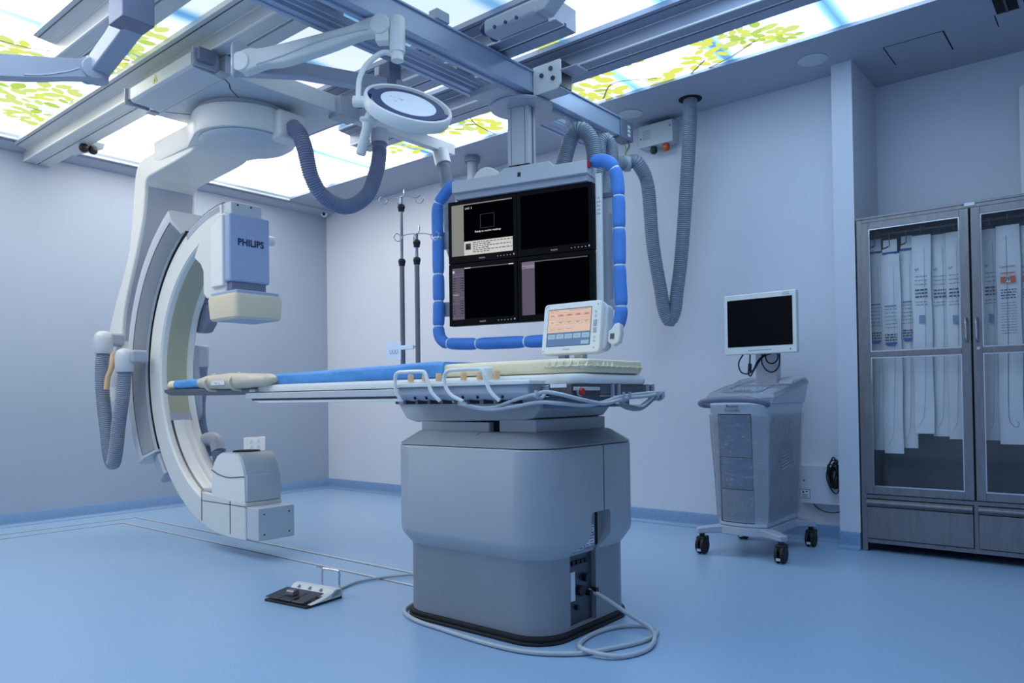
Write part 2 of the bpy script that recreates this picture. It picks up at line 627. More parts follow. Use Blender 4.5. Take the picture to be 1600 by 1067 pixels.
po = bpy.data.objects.new('printed_panel', me)
COL.objects.link(po)
po.parent = skyp
OFF[po] = OFF[skyp]
# printed leaves and twigs, flat on the lit sheet
MT['leafA'] = emis('leaf_print_light', (222, 242, 140), 1.15)
MT['leafB'] = emis('leaf_print_yellow', (236, 246, 116), 1.15)
MT['leafC'] = emis('leaf_print_green', (196, 230, 112), 1.12)
MT['twig'] = emis('twig_print', (140, 142, 124), 1.0)
LZ = ZC + 0.017
lm = MB()


def leaf(x, y, L, W, a, m):
    ca, sa = math.cos(a), math.sin(a)
    prof = [(-0.5, 0), (-0.36, 0.30), (-0.12, 0.48), (0.15, 0.46), (0.36, 0.26), (0.5, 0), (0.36, -0.26), (0.15, -0.46), (-0.12, -0.48), (-0.36, -0.30)]
    lm.add([(x + (p * L) * ca - (q * W) * sa, y + (p * L) * sa + (q * W) * ca, LZ - rnd.random() * 0.002) for p, q in prof], [tuple(range(10))], m)


clusters = [  # x, y, radius, leaves, material bias
    (1.10, -3.24, 0.22, 20, 0), (0.74, -3.06, 0.18, 15, 0), (1.30, -3.10, 0.16, 10, 0), (1.80, -3.52, 0.14, 11, 0), (2.42, -3.13, 0.12, 14, 0), (2.58, -3.11, 0.10, 10, 0), (2.24, -3.09, 0.12, 12, 0),
    (2.04, -3.05, 0.11, 9, 2), (1.94, -3.03, 0.08, 6, 2), (0.57, -2.64, 0.10, 6, 1), (5.08, -0.84, 0.14, 14, 0), (4.90, -0.86, 0.15, 13, 1), (5.22, -0.72, 0.10, 9, 0), (5.02, -0.95, 0.08, 6, 0),
    (4.72, -0.72, 0.12, 7, 1), (4.46, -0.62, 0.12, 6, 1), (4.05, -1.03, 0.20, 13, 1), (4.22, -1.08, 0.14, 7, 1), (4.42, -1.04, 0.10, 5, 0),
    (3.92, -0.80, 0.18, 10, 1), (4.05, -0.68, 0.12, 6, 1), (4.14, -1.48, 0.09, 4, 0), (3.0, -0.95, 0.22, 12, 1), (2.78, -0.96, 0.20, 10, 1),
    (3.0, -0.74, 0.12, 5, 1), (2.25, -0.86, 0.25, 11, 1), (2.2, -1.12, 0.18, 7, 0), (5.6, -2.2, 0.3, 14, 0), (5.3, -3.4, 0.35, 15, 0), (3.2, -4.1, 0.3, 14, 0), (1.2, -4.0, 0.3, 14, 1)]
placed = []
for (x, y, R, n, b) in clusters:
    got = tries = 0
    while got < n and tries < 300:
        tries += 1
        a = rnd.uniform(0, 2 * PI)
        q = R * 0.95 * math.sqrt(rnd.random())
        L = rnd.uniform(0.085, 0.15) * (0.8 if x > 4.5 else 1.0)
        lx, ly = x + q * math.cos(a), y + q * math.sin(a)
        if any((lx - u_) ** 2 + (ly - v_) ** 2 < (0.27 * (L + l_)) ** 2 for u_, v_, l_ in placed[-70:]):
            continue
        placed.append((lx, ly, L))
        got += 1
        leaf(lx, ly, L, L * rnd.uniform(0.5, 0.7), a + rnd.uniform(-0.7, 0.7), b if rnd.random() < 0.6 else rnd.choice((0, 1, 2)))
for pts in (((1.85, -3.66), (1.9, -3.40), (2.1, -3.15), (2.2, -2.7)), ((0.85, -3.35), (0.9, -3.0), (0.75, -2.8)), ((4.72, -0.60), (4.90, -0.66), (5.08, -0.76)),
            ((2.95, -0.6), (2.98, -0.85), (3.1, -1.1)), ((2.98, -0.85), (2.8, -0.98)), ((3.95, -0.62), (4.15, -0.8), (4.4, -0.68)), ((4.6, -0.6), (4.75, -0.72))):
    P = bezier_spline([(p[0], p[1], LZ - 0.003) for p in pts], 8)
    for a, b in zip(P, P[1:]):
        d = (b - a).normalized()
        nrm = Vector((-d.y, d.x, 0)) * 0.006
        lm.add([a - nrm, a + nrm, b + nrm, b - nrm], [(0, 1, 2, 3)], 3)
lo = lm.build('leaf_print', ['leafA', 'leafB', 'leafC', 'twig'], po, smooth=False)
lo['kind'] = 'stuff'
# ================================================================== CEILING RAILS
def rail(y, x0, x1, label, m_='alu'):
    pr = [(0, 2.984), (0, 2.956), (0.02, 2.952), (0.10, 2.944), (0.104, 2.950), (0.107, 2.950), (0.107, 2.882), (0.104, 2.880), (0.104, 2.872), (0.112, 2.870),
          (0.195, 2.870), (0.195, 2.882), (0.212, 2.882), (0.212, 2.866), (0.30, 2.866), (0.30, 2.984)]
    t_ = thing('ceiling_rail', label, 'rail', ((x0 + x1) / 2, y, 2.866), group='ceiling rails')
    MB().prism([(y + a, z) for a, z in pr], 'x', x0, x1).build('rail_profile', m_, t_, ang=20)
    MB().box(x0 + 0.001, x1, y + 0.022, y + 0.028, 2.9495, 2.9525).build('seam', 'steeld', t_)
    for a, b, c, d in ((0.098, 0.109, 2.943, 2.951), (0.102, 0.113, 2.8655, 2.874), (0.190, 0.196, 2.866, 2.8705)):
        MB().box(x0, x1, y + a, y + b, c, d).build('ridge', 'white', t_)  # ridges coloured white, their bright highlight put into the colour
    return t_


r1 = rail(-3.0, 0.0, 5.6, 'longest aluminium ceiling rail, running from the left wall over the scanner carriage')
MB().add([(2.12, -2.894, 2.905), (2.15, -2.894, 2.905), (2.135, -2.894, 2.878)], [(0, 1, 2)]).build('arrow_mark', 'black', r1)
rail(-3.52, 2.15, 6.0, 'short aluminium ceiling rail end near the top left corner')
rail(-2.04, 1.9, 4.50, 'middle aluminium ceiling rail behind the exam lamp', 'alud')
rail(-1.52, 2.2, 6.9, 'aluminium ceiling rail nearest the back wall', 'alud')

# trolley that runs at the end of the middle rail
tr = thing('rail_trolley', 'slate blue trolley with black bumper on the end of the middle ceiling rail', 'trolley', (4.5, -2.1, 2.80))
MB().box(4.22, 4.56, -2.165, -2.055, 2.79, 2.868).build('body', 'bluegrey', tr, bevel=0.02, seg=3)
b_ = MB().sphere((4.215, -2.13, 2.835), 0.034)
b_.build('bumper', 'navy', tr)
MB().sphere((4.225, -2.075, 2.815), 0.028).build('bumper', 'navy', tr)
MB().prism([(4.49, 2.80), (4.60, 2.796), (4.80, 2.95), (4.72, 2.95)], 'y', -2.155, -2.066).build('arm', 'bluegrey', tr, bevel=0.006)
MB().box(4.24, 4.55, -2.052, -2.04, 2.795, 2.866).build('bracket', 'bluegrey', tr)
for k in range(3):
    MB().cyl((4.30 + 0.07 * k, -2.170, 2.805), (4.30 + 0.07 * k, -2.163, 2.805), 0.009, seg=12).build('hole', 'navy', tr)

# ================================================================== MONITOR BRIDGE AND BANK
YB = math.radians(13.0)
dR = Vector((math.cos(YB), math.sin(YB), 0))
UP = Vector((0, 0, 1))
mon = thing('monitor_boom', 'bank of four black monitors with blue padded frame hanging from the ceiling bridge', 'monitor boom', (3.92, -1.485, 1.39))


def ybeam(x0, x1, z0, z1, name, m_, y0=-3.7, y1=-0.46, lip=True):
    b = MB().box(x0, x1, y0, y1, z0, z1)
    o = b.build(name, m_, mon, bevel=0.003)
    return o


fb = ybeam(4.005, 4.065, 2.725, 2.84, 'beam', 'aluy')
MB().box(4.0, 4.078, -3.7, -0.455, 2.84, 2.848).build('top_flange', 'aluy', fb)
MB().box(3.985, 4.012, -3.7, -0.62, 2.712, 2.726).build('lower_lip', 'aluy', fb, bevel=0.003)
bb = ybeam(3.775, 3.825, 2.720, 2.778, 'beam', 'aluy')
MB().box(3.762, 3.790, -3.7, -0.46, 2.712, 2.726).build('lower_lip', 'aluy', bb, bevel=0.004)
MB().box(3.768, 3.83, -3.7, -0.455, 2.778, 2.784).build('top_flange', 'aluy', bb)
for y0, y1 in ((-2.9, -2.72), (-1.93, -1.78), (-1.42, -1.26)):
    MB().box(3.785, 3.812, y0, y1, 2.784, 2.868).build('hanger_block', 'bluegrey', bb)
    MB().box(4.02, 4.05, y0, y1, 2.848, 2.868).build('hanger_block', 'bluegrey', fb)
ybeam(3.848, 3.862, 2.728, 2.765, 'guide_rail', 'aluy')
ybeam(3.880, 3.892, 2.735, 2.762, 'guide_rail', 'aluy')
# end box of the front beam
e_ = MB().box(3.99, 4.082, -0.60, -0.445, 2.71, 2.842).build('end_cap', 'darkblue', mon, bevel=0.003)
mk = MB()
for k in range(3):
    mk.box(4.0825, 4.0835, -0.52, -0.485, 2.735 + 0.028 * k, 2.755 + 0.028 * k)
mk.build('white_mark', 'paper', e_)
MB().box(3.77, 4.0, -0.62, -0.52, 2.725, 2.80).build('cross_member', 'aluy', mon, bevel=0.003)
for k, yy in enumerate((-1.02, -0.86, -0.72)):
    MB().box(3.95, 4.01, yy - 0.05, yy + 0.05, 2.68, 2.74).build('cable_clamp', 'bluegrey', mon, bevel=0.004)
# clamp plates on the rails
cp = MB().prism([(4.07, 2.864), (4.262, 2.864), (4.268, 2.858), (4.268, 2.725), (4.24, 2.702), (4.07, 2.702)], 'y', -1.56, -1.55).build('clamp_plate', 'white', mon, bevel=0.003)
MB().box(4.262, 4.375, -1.56, -1.44, 2.792, 2.804).build('clamp_foot', 'bluegrey', cp, bevel=0.004)
MB().box(4.075, 4.26, -1.55, -1.44, 2.702, 2.712).build('clamp_base', 'bluegrey', cp, bevel=0.004)
MB().box(4.235, 4.262, -1.55, -1.44, 2.712, 2.866).build('clamp_block', 'steeld', cp, bevel=0.004)
for (dx, dz) in ((4.20, 2.825), (4.135, 2.80), (4.215, 2.765)):
    MB().cyl((dx, -1.56, dz), (dx, -1.568, dz), 0.013, seg=12).build('bolt', 'steeld', cp)
MB().box(4.03, 4.09, -2.36, -2.27, 2.848, 2.90).build('switch_box', 'bluegrey', mon, bevel=0.004)
# trolley + column
tb = MB().box(3.79, 4.01, -1.80, -1.17, 2.695, 2.735).build('trolley', 'bluegrey', mon, bevel=0.004)
MB().lathe([(0.02, 2.70), (0.185, 2.70), (0.19, 2.69), (0.185, 2.682), (0.02, 2.682)], (3.92, -1.485, 0), seg=40).build('swivel_disc', 'bluegrey', mon)
FC = Frame((3.92, -1.485, 0), dR, UP)
colm = MB().fbox(FC, -0.072, 0.072, 2.335, 2.685, -0.05, 0.05).build('column', 'cover', mon, bevel=0.008)
gl = MB()
for u in (-0.045, 0.045):
    gl.fbox(FC, u - 0.002, u + 0.002, 2.34, 2.68, 0.0495, 0.0508)
gl.fbox(FC, 0.0715, 0.0725, 2.34, 2.68, -0.012, 0.012)
gl.build('groove', 'darkblue', colm)
MB().fbox(FC, -0.066, 0.066, 2.318, 2.336, -0.045, 0.045).build('column_gasket', 'gap', mon)
# monitor bank frame, origin at the bank centre
FB = Frame((3.95, -1.60, 0), dR, UP)
cbm = MB()
cbm.fprism(FB, [(-0.40, 2.188), (0.472, 2.188), (0.472, 2.262), (0.27, 2.262), (0.24, 2.29), (-0.05, 2.29), (-0.08, 2.262), (-0.40, 2.262)], -0.12, 0.045)
cbo = cbm.build('cross_bar', 'cover', mon, bevel=0.006)
MB().fbox(FB, 0.045, 0.065, 2.225, 2.25, 0.0445, 0.0465).build('sensor', 'black', cbo)
MB().fbox(FB, -0.39, 0.465, 2.152, 2.188, -0.08, 0.02).build('under_panel', 'bluegrey', cbo)
# rounded handle knob at the left of the bar
hn = []
for k in range(13):
    q = PI * k / 12
    hn.append((-0.21 + 0.085 * math.cos(q), 2.268 + 0.075 * math.sin(q)))
MB().fprism(FB, hn, -0.10, -0.03).build('rounded_cover', 'white', mon, bevel=0.01, seg=3)
MB().fbox(FB, -0.29, -0.13, 2.262, 2.27, -0.098, -0.032).build('cover_gasket', 'gap', mon)
MB().fbox(FB, 0.472, 0.478, 2.222, 2.258, 0.0, 0.04).build('end_plug', 'red', mon)
# backing frame
MB().fbox(FB, -0.44, 0.47, 1.40, 2.16, -0.09, -0.055).build('back_plate', 'bluegrey', mon, bevel=0.006)
sp = MB().fbox(FB, 0.50, 0.60, 1.44, 2.10, -0.16, -0.10)
spo = sp.build('side_plate', 'cover', mon, bevel=0.012)
MB().fbox(FB, 0.545, 0.562, 1.50, 1.98, -0.0995, -0.094).build('side_slot', 'bluegrey', spo, bevel=0.006)
MB().fbox(FB, 0.51, 0.595, 2.075, 2.10, -0.165, -0.09).build('clamp', 'darkblue', spo)
MB().fbox(FB, -0.56, -0.44, 1.88, 1.99, -0.09, -0.06).build('left_bracket', 'cover', mon, bevel=0.006)
MB().fbox(FB, -0.56, -0.44, 1.46, 1.55, -0.09, -0.06).build('left_bracket', 'cover', mon, bevel=0.006)
for z in (1.47, 2.02):
    MB().fbox(FB, 0.58, 0.625, z - 0.025, z + 0.025, -0.14, -0.10).build('right_bracket', 'darkblue', mon, bevel=0.004)
for z in (1.48, 1.965):
    MB().fbox(FB, -0.475, -0.455, z - 0.02, z + 0.02, -0.075, -0.045).build('rubber_block', 'navy', mon)
sh = MB().fbox(FB, 0.492, 0.53, 1.44, 2.20, -0.05, -0.03).build('white_shield', 'white', mon, bevel=0.004)
FS = Frame(FB.p(0.511, 0, -0.0295), dR, UP)
for k in range(5):
    text('sticker_text', ('iiI', 'mII', 'Ini', 'nII', 'iIm')[k], 0.018, FS, 0, 2.06 - 0.022 * k, 0, 'ink', sh)

# four monitors
MT['scr_black'] = emis('screen_black', (3, 3, 7), 1.0)
MT['scr_dark'] = emis('screen_dark', (9, 9, 14), 1.0)
MT['scr_grey'] = emis('screen_grey', (150, 150, 146), 0.9)
MT['scr_mauve'] = emis('screen_mauve', (104, 98, 118), 0.9)
MT['scr_lilac'] = emis('screen_lilac', (150, 144, 170), 0.9)
MT['scr_white'] = emis('screen_white', (224, 224, 220), 0.95)
MT['scr_line'] = emis('screen_line', (80, 80, 84), 0.9)
MT['scr_ink'] = emis('screen_ink', (46, 46, 54), 0.9)
MT['dot'] = emis('indicator_dots', (190, 194, 204), 0.8)
MW, MH = 0.4705, 0.381
U0 = -0.456


def monitor(ci, ri, label):
    u0, v1 = U0 + ci * MW, 2.150 - ri * MH
    F = Frame(FB.p(u0, v1 - MH, 0), dR, UP)
    b = MB().fbox(F, 0.001, MW - 0.001, 0.001, MH - 0.001, -0.055, 0.0).build('monitor', 'blackgl', mon, bevel=0.004)
    plabel(b, label)
    W, H = MW, MH
    scr = MB().frect(F, 0.052 * W, 0.95 * W, 0.11 * H, 0.93 * H, 0.0006).build('screen', 'scr_black', b, smooth=False)
    text('maker_name', 'PHILIPS', 0.013, F, 0.5 * W, 0.052 * H, 0.0008, 'dot', b)
    d = MB()
    for k in range(6):
        d.frect(F, (0.72 + 0.045 * k) * W, (0.73 + 0.045 * k + (0.006 if k == 5 else 0)) * W, 0.048 * H, (0.062 + (0.012 if k == 5 else 0)) * H, 0.0008)
    d.build('indicator_lights', 'dot', b, smooth=False)
    return F, b, scr


F, m1, s1 = monitor(0, 0, 'upper left monitor showing a grey sidebar and white text panel')
W, H = MW, MH
g = MB()
g.frect(F, 0.057 * W, 0.238 * W, 0.115 * H, 0.915 * H, 0.0012, 0)
g.frect(F, 0.057 * W, 0.935 * W, 0.915 * H, 0.932 * H, 0.0012, 0)
g.frect(F, 0.240 * W, 0.940 * W, 0.115 * H, 0.335 * H, 0.0012, 1)
for (a, b, c, d) in ((0.48, 0.485, 0.52, 0.74), (0.68, 0.685, 0.52, 0.74), (0.48, 0.685, 0.735, 0.74), (0.48, 0.685, 0.52, 0.525)):
    g.frect(F, a * W, b * W, c * H, d * H, 0.0014, 2)
g.frect(F, 0.262 * W, 0.34 * W, 0.20 * H, 0.30 * H, 0.0014, 2)
g.add([F.p(0.27 * W, 0.215 * H, 0.0016), F.p(0.335 * W, 0.21 * H, 0.0016), F.p(0.285 * W, 0.295 * H, 0.0016)], [(0, 1, 2)], 3)
rl = random.Random(2)
for k in range(6):
    x = 0.37
    L = 0.92 if k in (0, 2, 4) else 0.6
    while x < L:
        q = rl.uniform(0.02, 0.05)
        g.frect(F, x * W, (x + q) * W, (0.300 - 0.030 * k) * H, (0.312 - 0.030 * k) * H, 0.0014, 2)
        x += q + 0.012
g.build('screen_content', ['scr_grey', 'scr_white', 'scr_line', 'scr_ink'], s1, smooth=False)
text('screen_text', 'Ready to receive roadmap', 0.0165, F, 0.59 * W, 0.475 * H, 0.0014, 'scr_white', s1, bold=0.0003)
text('screen_text', 'LAO  S', 0.016, F, 0.31 * W, 0.86 * H, 0.0014, 'scr_white', s1, bold=0.0003)
F, m2, s2 = monitor(1, 0, 'upper right monitor with a completely dark screen')
F, m3, s3 = monitor(0, 1, 'lower left monitor with a grey menu column and dark picture area')
g = MB()
g.frect(F, 0.057 * W, 0.235 * W, 0.10 * H, 0.905 * H, 0.0012, 0)
g.frect(F, 0.057 * W, 0.945 * W, 0.905 * H, 0.922 * H, 0.0012, 0)
g.frect(F, 0.88 * W, 0.945 * W, 0.905 * H, 0.920 * H, 0.0014, 1)
g.frect(F, 0.24 * W, 0.33 * W, 0.905 * H, 0.920 * H, 0.0014, 1)
g.frect(F, 0.064 * W, 0.09 * W, 0.845 * H, 0.885 * H, 0.0014, 1)
for v in (0.83, 0.79, 0.45, 0.41, 0.36, 0.125):
    g.frect(F, 0.06 * W, 0.232 * W, v * H, (v + 0.004) * H, 0.0014, 2)
for k in range(15):
    v = 0.755 - 0.04 * k
    if 6 <= k <= 8:
        continue
    g.frect(F, 0.068 * W, (0.085 + 0.02 * rl.random()) * W, v * H, (v + 0.012) * H, 0.0014, 3)
    g.frect(F, (0.205 - 0.04 * rl.random()) * W, 0.228 * W, v * H, (v + 0.012) * H, 0.0014, 3)
g.build('screen_content', ['scr_mauve', 'scr_white', 'scr_lilac', 'scr_ink'], s3, smooth=False)
text('screen_text', 'Fontana', 0.013, F, 0.11 * W, 0.50 * H, 0.0014, 'scr_white', s3)
F, m4, s4 = monitor(1, 1, 'lower right monitor with a mauve column, partly behind the touch screen')
g = MB()
g.frect(F, 0.06 * W, 0.235 * W, 0.10 * H, 0.90 * H, 0.0012, 0)
g.frect(F, 0.06 * W, 0.235 * W, 0.81 * H, 0.90 * H, 0.0014, 1)
g.frect(F, 0.06 * W, 0.93 * W, 0.90 * H, 0.917 * H, 0.0012, 0)
for v in (0.87, 0.885, 0.825):
    g.frect(F, 0.065 * W, (0.12 + (0.11 if v > 0.83 else 0)) * W, v * H, (v + 0.006) * H, 0.0016, 2)
g.build('screen_content', ['scr_mauve', 'scr_lilac', 'scr_line'], s4, smooth=False)

# tubular handle frame with blue foam sleeves (segments between ties)
ZT, ZB = 2.255, 1.285
UL, UR = -0.548, 0.628
WH = -0.03
loop_pts = [(-0.41, 2.258), (-0.455, 2.250), (-0.505, 2.205), (UL, 2.13), (UL, 1.9), (UL, 1.7), (UL, 1.5), (UL - 0.002, 1.36), (-0.52, 1.305), (-0.47, 1.288),
            (-0.3, 1.278), (0.0, 1.275), (0.3, 1.275), (0.54, 1.29), (0.605, 1.33), (UR + 0.005, 1.42), (UR, 1.6), (UR, 1.8), (UR, 2.0), (UR - 0.005, 2.14), (0.60, 2.22), (0.55, 2.262), (0.475, 2.268)]
path = resample(bezier_spline([FB.p(u, v, WH) for u, v in loop_pts], 10), 0.012)
hf = MB().tube(path, 0.016, 10).build('handle_tube', 'bluegrey', mon)
Ltot = len(path)


def foam(i0, i1):
    seg = path[i0:i1 + 1]
    n = len(seg)
    rad = [0.037 * (1 - 0.22 * (2 * abs(k / (n - 1) - 0.5)) ** 8) for k in range(n)]
    rad[0] = rad[-1] = 0.027
    MB().tube(seg, 0.036, 14, rad=rad).build('foam_sleeve', 'foam', mon)


cuts = [0.0, 0.055, 0.12, 0.19, 0.245, 0.29, 0.335, 0.40, 0.50, 0.60, 0.655, 0.715, 0.785, 0.85, 0.905, 0.955, 1.0]
for a, b in zip(cuts, cuts[1:]):
    foam(int(a * (Ltot - 1)), int(b * (Ltot - 1)))
for a in cuts[1:-1]:
    i = int(a * (Ltot - 1))
    MB().tube([path[max(0, i - 1)] * 0.5 + path[i] * 0.5, path[i], path[i] * 0.5 + path[i + 1] * 0.5], 0.0295, 12).build('cable_tie', 'paper', mon)

# ================================================================== C-ARM SCANNER
CA = thing('c_arm_scanner', 'ceiling mounted white C-shaped X-ray arm at the head of the table', 'x-ray scanner', (2.43, -2.435, 0.10))
ISO = (2.43, 1.15)
# carriage
cp = MB().box(2.02, 2.90, -2.82, -1.95, 2.755, 2.866)
cpo = cp.build('carriage', 'cover', CA, bevel=0.006)
MB().prism([(-2.985, 2.845), (-2.985, 2.775), (-2.97, 2.762), (-2.84, 2.757), (-2.825, 2.75), (-2.80, 2.75), (-2.80, 2.864), (-2.89, 2.864), (-2.89, 2.845)], 'x', 2.10, 2.84).build('side_cover', 'cover', CA, bevel=0.004)
for x in (2.03, 2.86):
    MB().box(x, x + 0.012, -2.99, -2.84, 2.765, 2.864).build('roller_bracket', 'bluegrey', CA, bevel=0.003)
    MB().box(x + 0.012, x + 0.05, -2.975, -2.88, 2.79, 2.855).build('recess_block', 'darkblue', CA, bevel=0.003)  # solid dark block in place of a shaded recess
    MB().box(x - 0.005, x + 0.055, -2.86, -2.80, 2.745, 2.76).build('corner_foot', 'bluegrey', CA, bevel=0.004)
MB().add([(2.395, -2.987, 2.79), (2.455, -2.987, 2.79), (2.425, -2.987, 2.838)], [(0, 1, 2)]).build('warning_label', 'yellow', CA, smooth=False)
MB().add([(2.412, -2.9875, 2.796), (2.438, -2.9875, 2.796), (2.425, -2.9875, 2.822)], [(0, 1, 2)]).build('warning_mark', 'black', CA, smooth=False)
MB().box(2.10, 2.84, -2.802, -2.792, 2.748, 2.756).build('seam_ridge', 'cover', CA)
sm = MB()
for a, b in (((2.84, -2.79), (2.80, -2.74)), ((2.80, -2.74), (2.74, -2.70)), ((2.74, -2.70), (2.60, -2.52)), ((2.12, -2.79), (2.14, -2.74)), ((2.14, -2.74), (2.26, -2.56))):
    d = Vector((b[0] - a[0], b[1] - a[1], 0)).normalized()
    nn = Vector((-d.y, d.x, 0)) * 0.003
    A, B = Vector((a[0], a[1], 2.7535)), Vector((b[0], b[1], 2.7535))
    sm.add([A - nn, A + nn, B + nn, B - nn], [(0, 1, 2, 3)])
sm.build('cover_seam', 'gap', CA, smooth=False)
# cable bar that carries the hoses out to the back
cbar = MB().box(2.86, 2.92, -1.99, -1.02, 2.735, 2.815).build('cable_bar', 'cover', CA, bevel=0.004)
MB().box(2.83, 2.95, -2.08, -1.93, 2.73, 2.85).build('bar_bracket', 'bluegrey', cbar, bevel=0.004)
# drum
MB().lathe([(0.02, 2.756), (0.275, 2.756), (0.28, 2.745), (0.275, 2.725)], (2.45, -2.435, 0), seg=56).build('turn_flange', 'cover', CA)
MB().lathe([(0.02, 2.727), (0.268, 2.727), (0.268, 2.716)], (2.45, -2.435, 0), seg=56).build('flange_gap', 'gap', CA)
# rotation head: round at the scanner side, running into the arm
head = []
for k in range(49):
    q = -PI * 0.62 + (PI * 1.24) * k / 48
    head.append((2.45 + 0.305 * math.cos(q), -2.435 + 0.305 * math.sin(q)))
head += [(2.1, -2.235), (1.72, -2.245), (1.62, -2.25), (1.62, -2.62), (1.72, -2.625), (2.1, -2.635)]
hd = MB()
hd.rings([[Vector((x, y, 2.718)) for x, y in head], [Vector((2.45 + (x - 2.45) * 1.0, -2.435 + (y + 2.435) * 1.0, 2.66)) for x, y in head],
          [Vector((x, y, 2.60)) for x, y in head], [Vector((2.45 + (x - 2.45) * 0.985, -2.435 + (y + 2.435) * 0.985, 2.575)) for x, y in head]])
hdo = hd.build('rotation_head', 'offwhite', CA, bevel=0.004)
MB().lathe([(0.02, 2.582), (0.262, 2.582), (0.262, 2.574), (0.02, 2.574)], (2.46, -2.435, 0), seg=56).build('bottom_gap', 'gap', CA)
MB().lathe([(0.02, 2.578), (0.268, 2.578), (0.274, 2.566), (0.262, 2.552), (0.20, 2.536), (0.10, 2.527), (0.0, 2.525)], (2.46, -2.435, 0), seg=56).build('bottom_cover', 'cover', CA)
MB().box(2.66, 2.80, -2.42, -2.22, 2.545, 2.715).build('cable_entry', 'offwhite', CA, bevel=0.02, seg=3)
# L-arm
outer = [(2.12, 2.700), (1.85, 2.668), (1.55, 2.650), (1.44, 2.640), (1.375, 2.610), (1.335, 2.545), (1.312, 2.44), (1.285, 2.26), (1.225, 2.02), (1.12, 1.84), (1.01, 1.68), (0.90, 1.50), (0.83, 1.33), (0.815, 1.15), (0.85, 1.02), (0.93, 0.95)]
inner = [(1.06, 0.95), (1.10, 1.05), (1.10, 1.25), (1.10, 1.40), (1.13, 1.58), (1.20, 1.74), (1.33, 1.98), (1.43, 2.20), (1.47, 2.36), (1.485, 2.46), (1.53, 2.500), (1.65, 2.510), (1.9, 2.525), (2.12, 2.545), (2.20, 2.575)]


def smooth2(pl, n=4):
    return [(p.x, p.y) for p in bezier_spline([(a, b, 0) for a, b in pl], n)]


LA = smooth2(outer) + smooth2(inner)
MB().prism(LA, 'y', -2.62, -2.25).build('l_arm', 'offwhite', CA, bevel=0.012, seg=3)
io = [(x + 0.004, z) for x, z in smooth2([(1.10, 1.40), (1.13, 1.58), (1.20, 1.74), (1.33, 1.98), (1.43, 2.20), (1.47, 2.36), (1.482, 2.45)])]
pl_ = MB()
pl_.rings([[Vector((x, -2.595, z)), Vector((x, -2.275, z)), Vector((x - 0.02, -2.275, z)), Vector((x - 0.02, -2.595, z))] for x, z in io])
pl_.build('inner_panel', 'bluegrey', CA)
MB().cyl((0.90, -2.435, 1.14), (1.20, -2.435, 1.14), 0.20, seg=36).build('pivot', 'offwhite', CA, bevel=0.01)
MB().cyl((0.86, -2.435, 1.14), (0.90, -2.435, 1.14), 0.17, 0.185, seg=36).build('pivot_cap', 'cover', CA, bevel=0.01)
# sleeve that carries the C
MB().arc(ISO, [(1.045, -2.578), (1.045, -2.29), (1.09, -2.245), (1.215, -2.245), (1.225, -2.26), (1.225, -2.605), (1.215, -2.63), (1.135, -2.63)], 119, 211, 46).build('sleeve', 'cover', CA)
MB().arc(ISO, [(1.0445, -2.5805), (1.046, -2.5835), (1.128, -2.6305), (1.1275, -2.6265)], 120, 210, 40).build('sleeve_channel', 'skirtc', CA)
MB().arc(ISO, [(1.036, -2.56), (1.036, -2.31), (1.045, -2.31), (1.045, -2.56)], 118, 210, 40).build('sleeve_gasket', 'gap', CA)
MB().arc(ISO, [(1.131, -2.6295), (1.133, -2.6325), (1.135, -2.6295)], 120, 210, 40).build('sleeve_seam', 'gap', CA)
MB().arc(ISO, [(1.05, -2.57), (1.05, -2.30), (1.16, -2.31), (1.16, -2.56)], 211, 221, 10).build('belt_cover', 'bluegrey', CA, bevel=0.02)
MB().arc(ISO, [(1.03, -2.52), (1.03, -2.35), (1.05, -2.35), (1.05, -2.52)], 221, 225, 6).build('belt_end', 'offwhite', CA)
# the C itself
MB().arc(ISO, [(0.872, -2.545), (0.882, -2.557), (1.025, -2.557), (1.034, -2.548), (1.034, -2.325), (1.025, -2.315), (0.882, -2.315), (0.872, -2.327)], 93, 256, 90).build('c_ring', 'offwhite', CA)
MB().arc(ISO, [(0.867, -2.512), (0.867, -2.372), (0.875, -2.372), (0.875, -2.512)], 112, 198.5, 60).build('inner_strip', 'strip', CA)
MB().arc(ISO, [(0.866, -2.517), (0.866, -2.367), (0.878, -2.367), (0.878, -2.517)], 198.5, 202, 6).build('strip_clip', 'bluegrey', CA)
MB().arc(ISO, [(0.872, -2.50), (0.866, -2.498), (0.866, -2.452), (0.862, -2.446), (0.862, -2.424), (0.866, -2.418), (0.866, -2.378), (0.872, -2.376)], 202, 254, 40).build('lower_track', 'white', CA)
MB().arc(ISO, [(0.8705, -2.517), (0.868, -2.514), (0.868, -2.503), (0.8705, -2.500)], 202, 254, 40).build('track_seam', 'steeld', CA)
MB().arc(ISO, [(1.03, -2.553), (1.046, -2.543), (1.046, -2.325), (1.03, -2.32)], 93, 120, 24).build('guide_rail', 'chrome', CA)
MB().arc(ISO, [(1.028, -2.562), (1.05, -2.562), (1.05, -2.31), (1.028, -2.31)], 118, 122.5, 4).build('wiper', 'gap', CA)
MB().arc(ISO, [(0.985, -2.559), (1.020, -2.559), (1.020, -2.5565), (0.985, -2.5565)], 94, 119, 24).build('guide_track', 'chrome', CA)
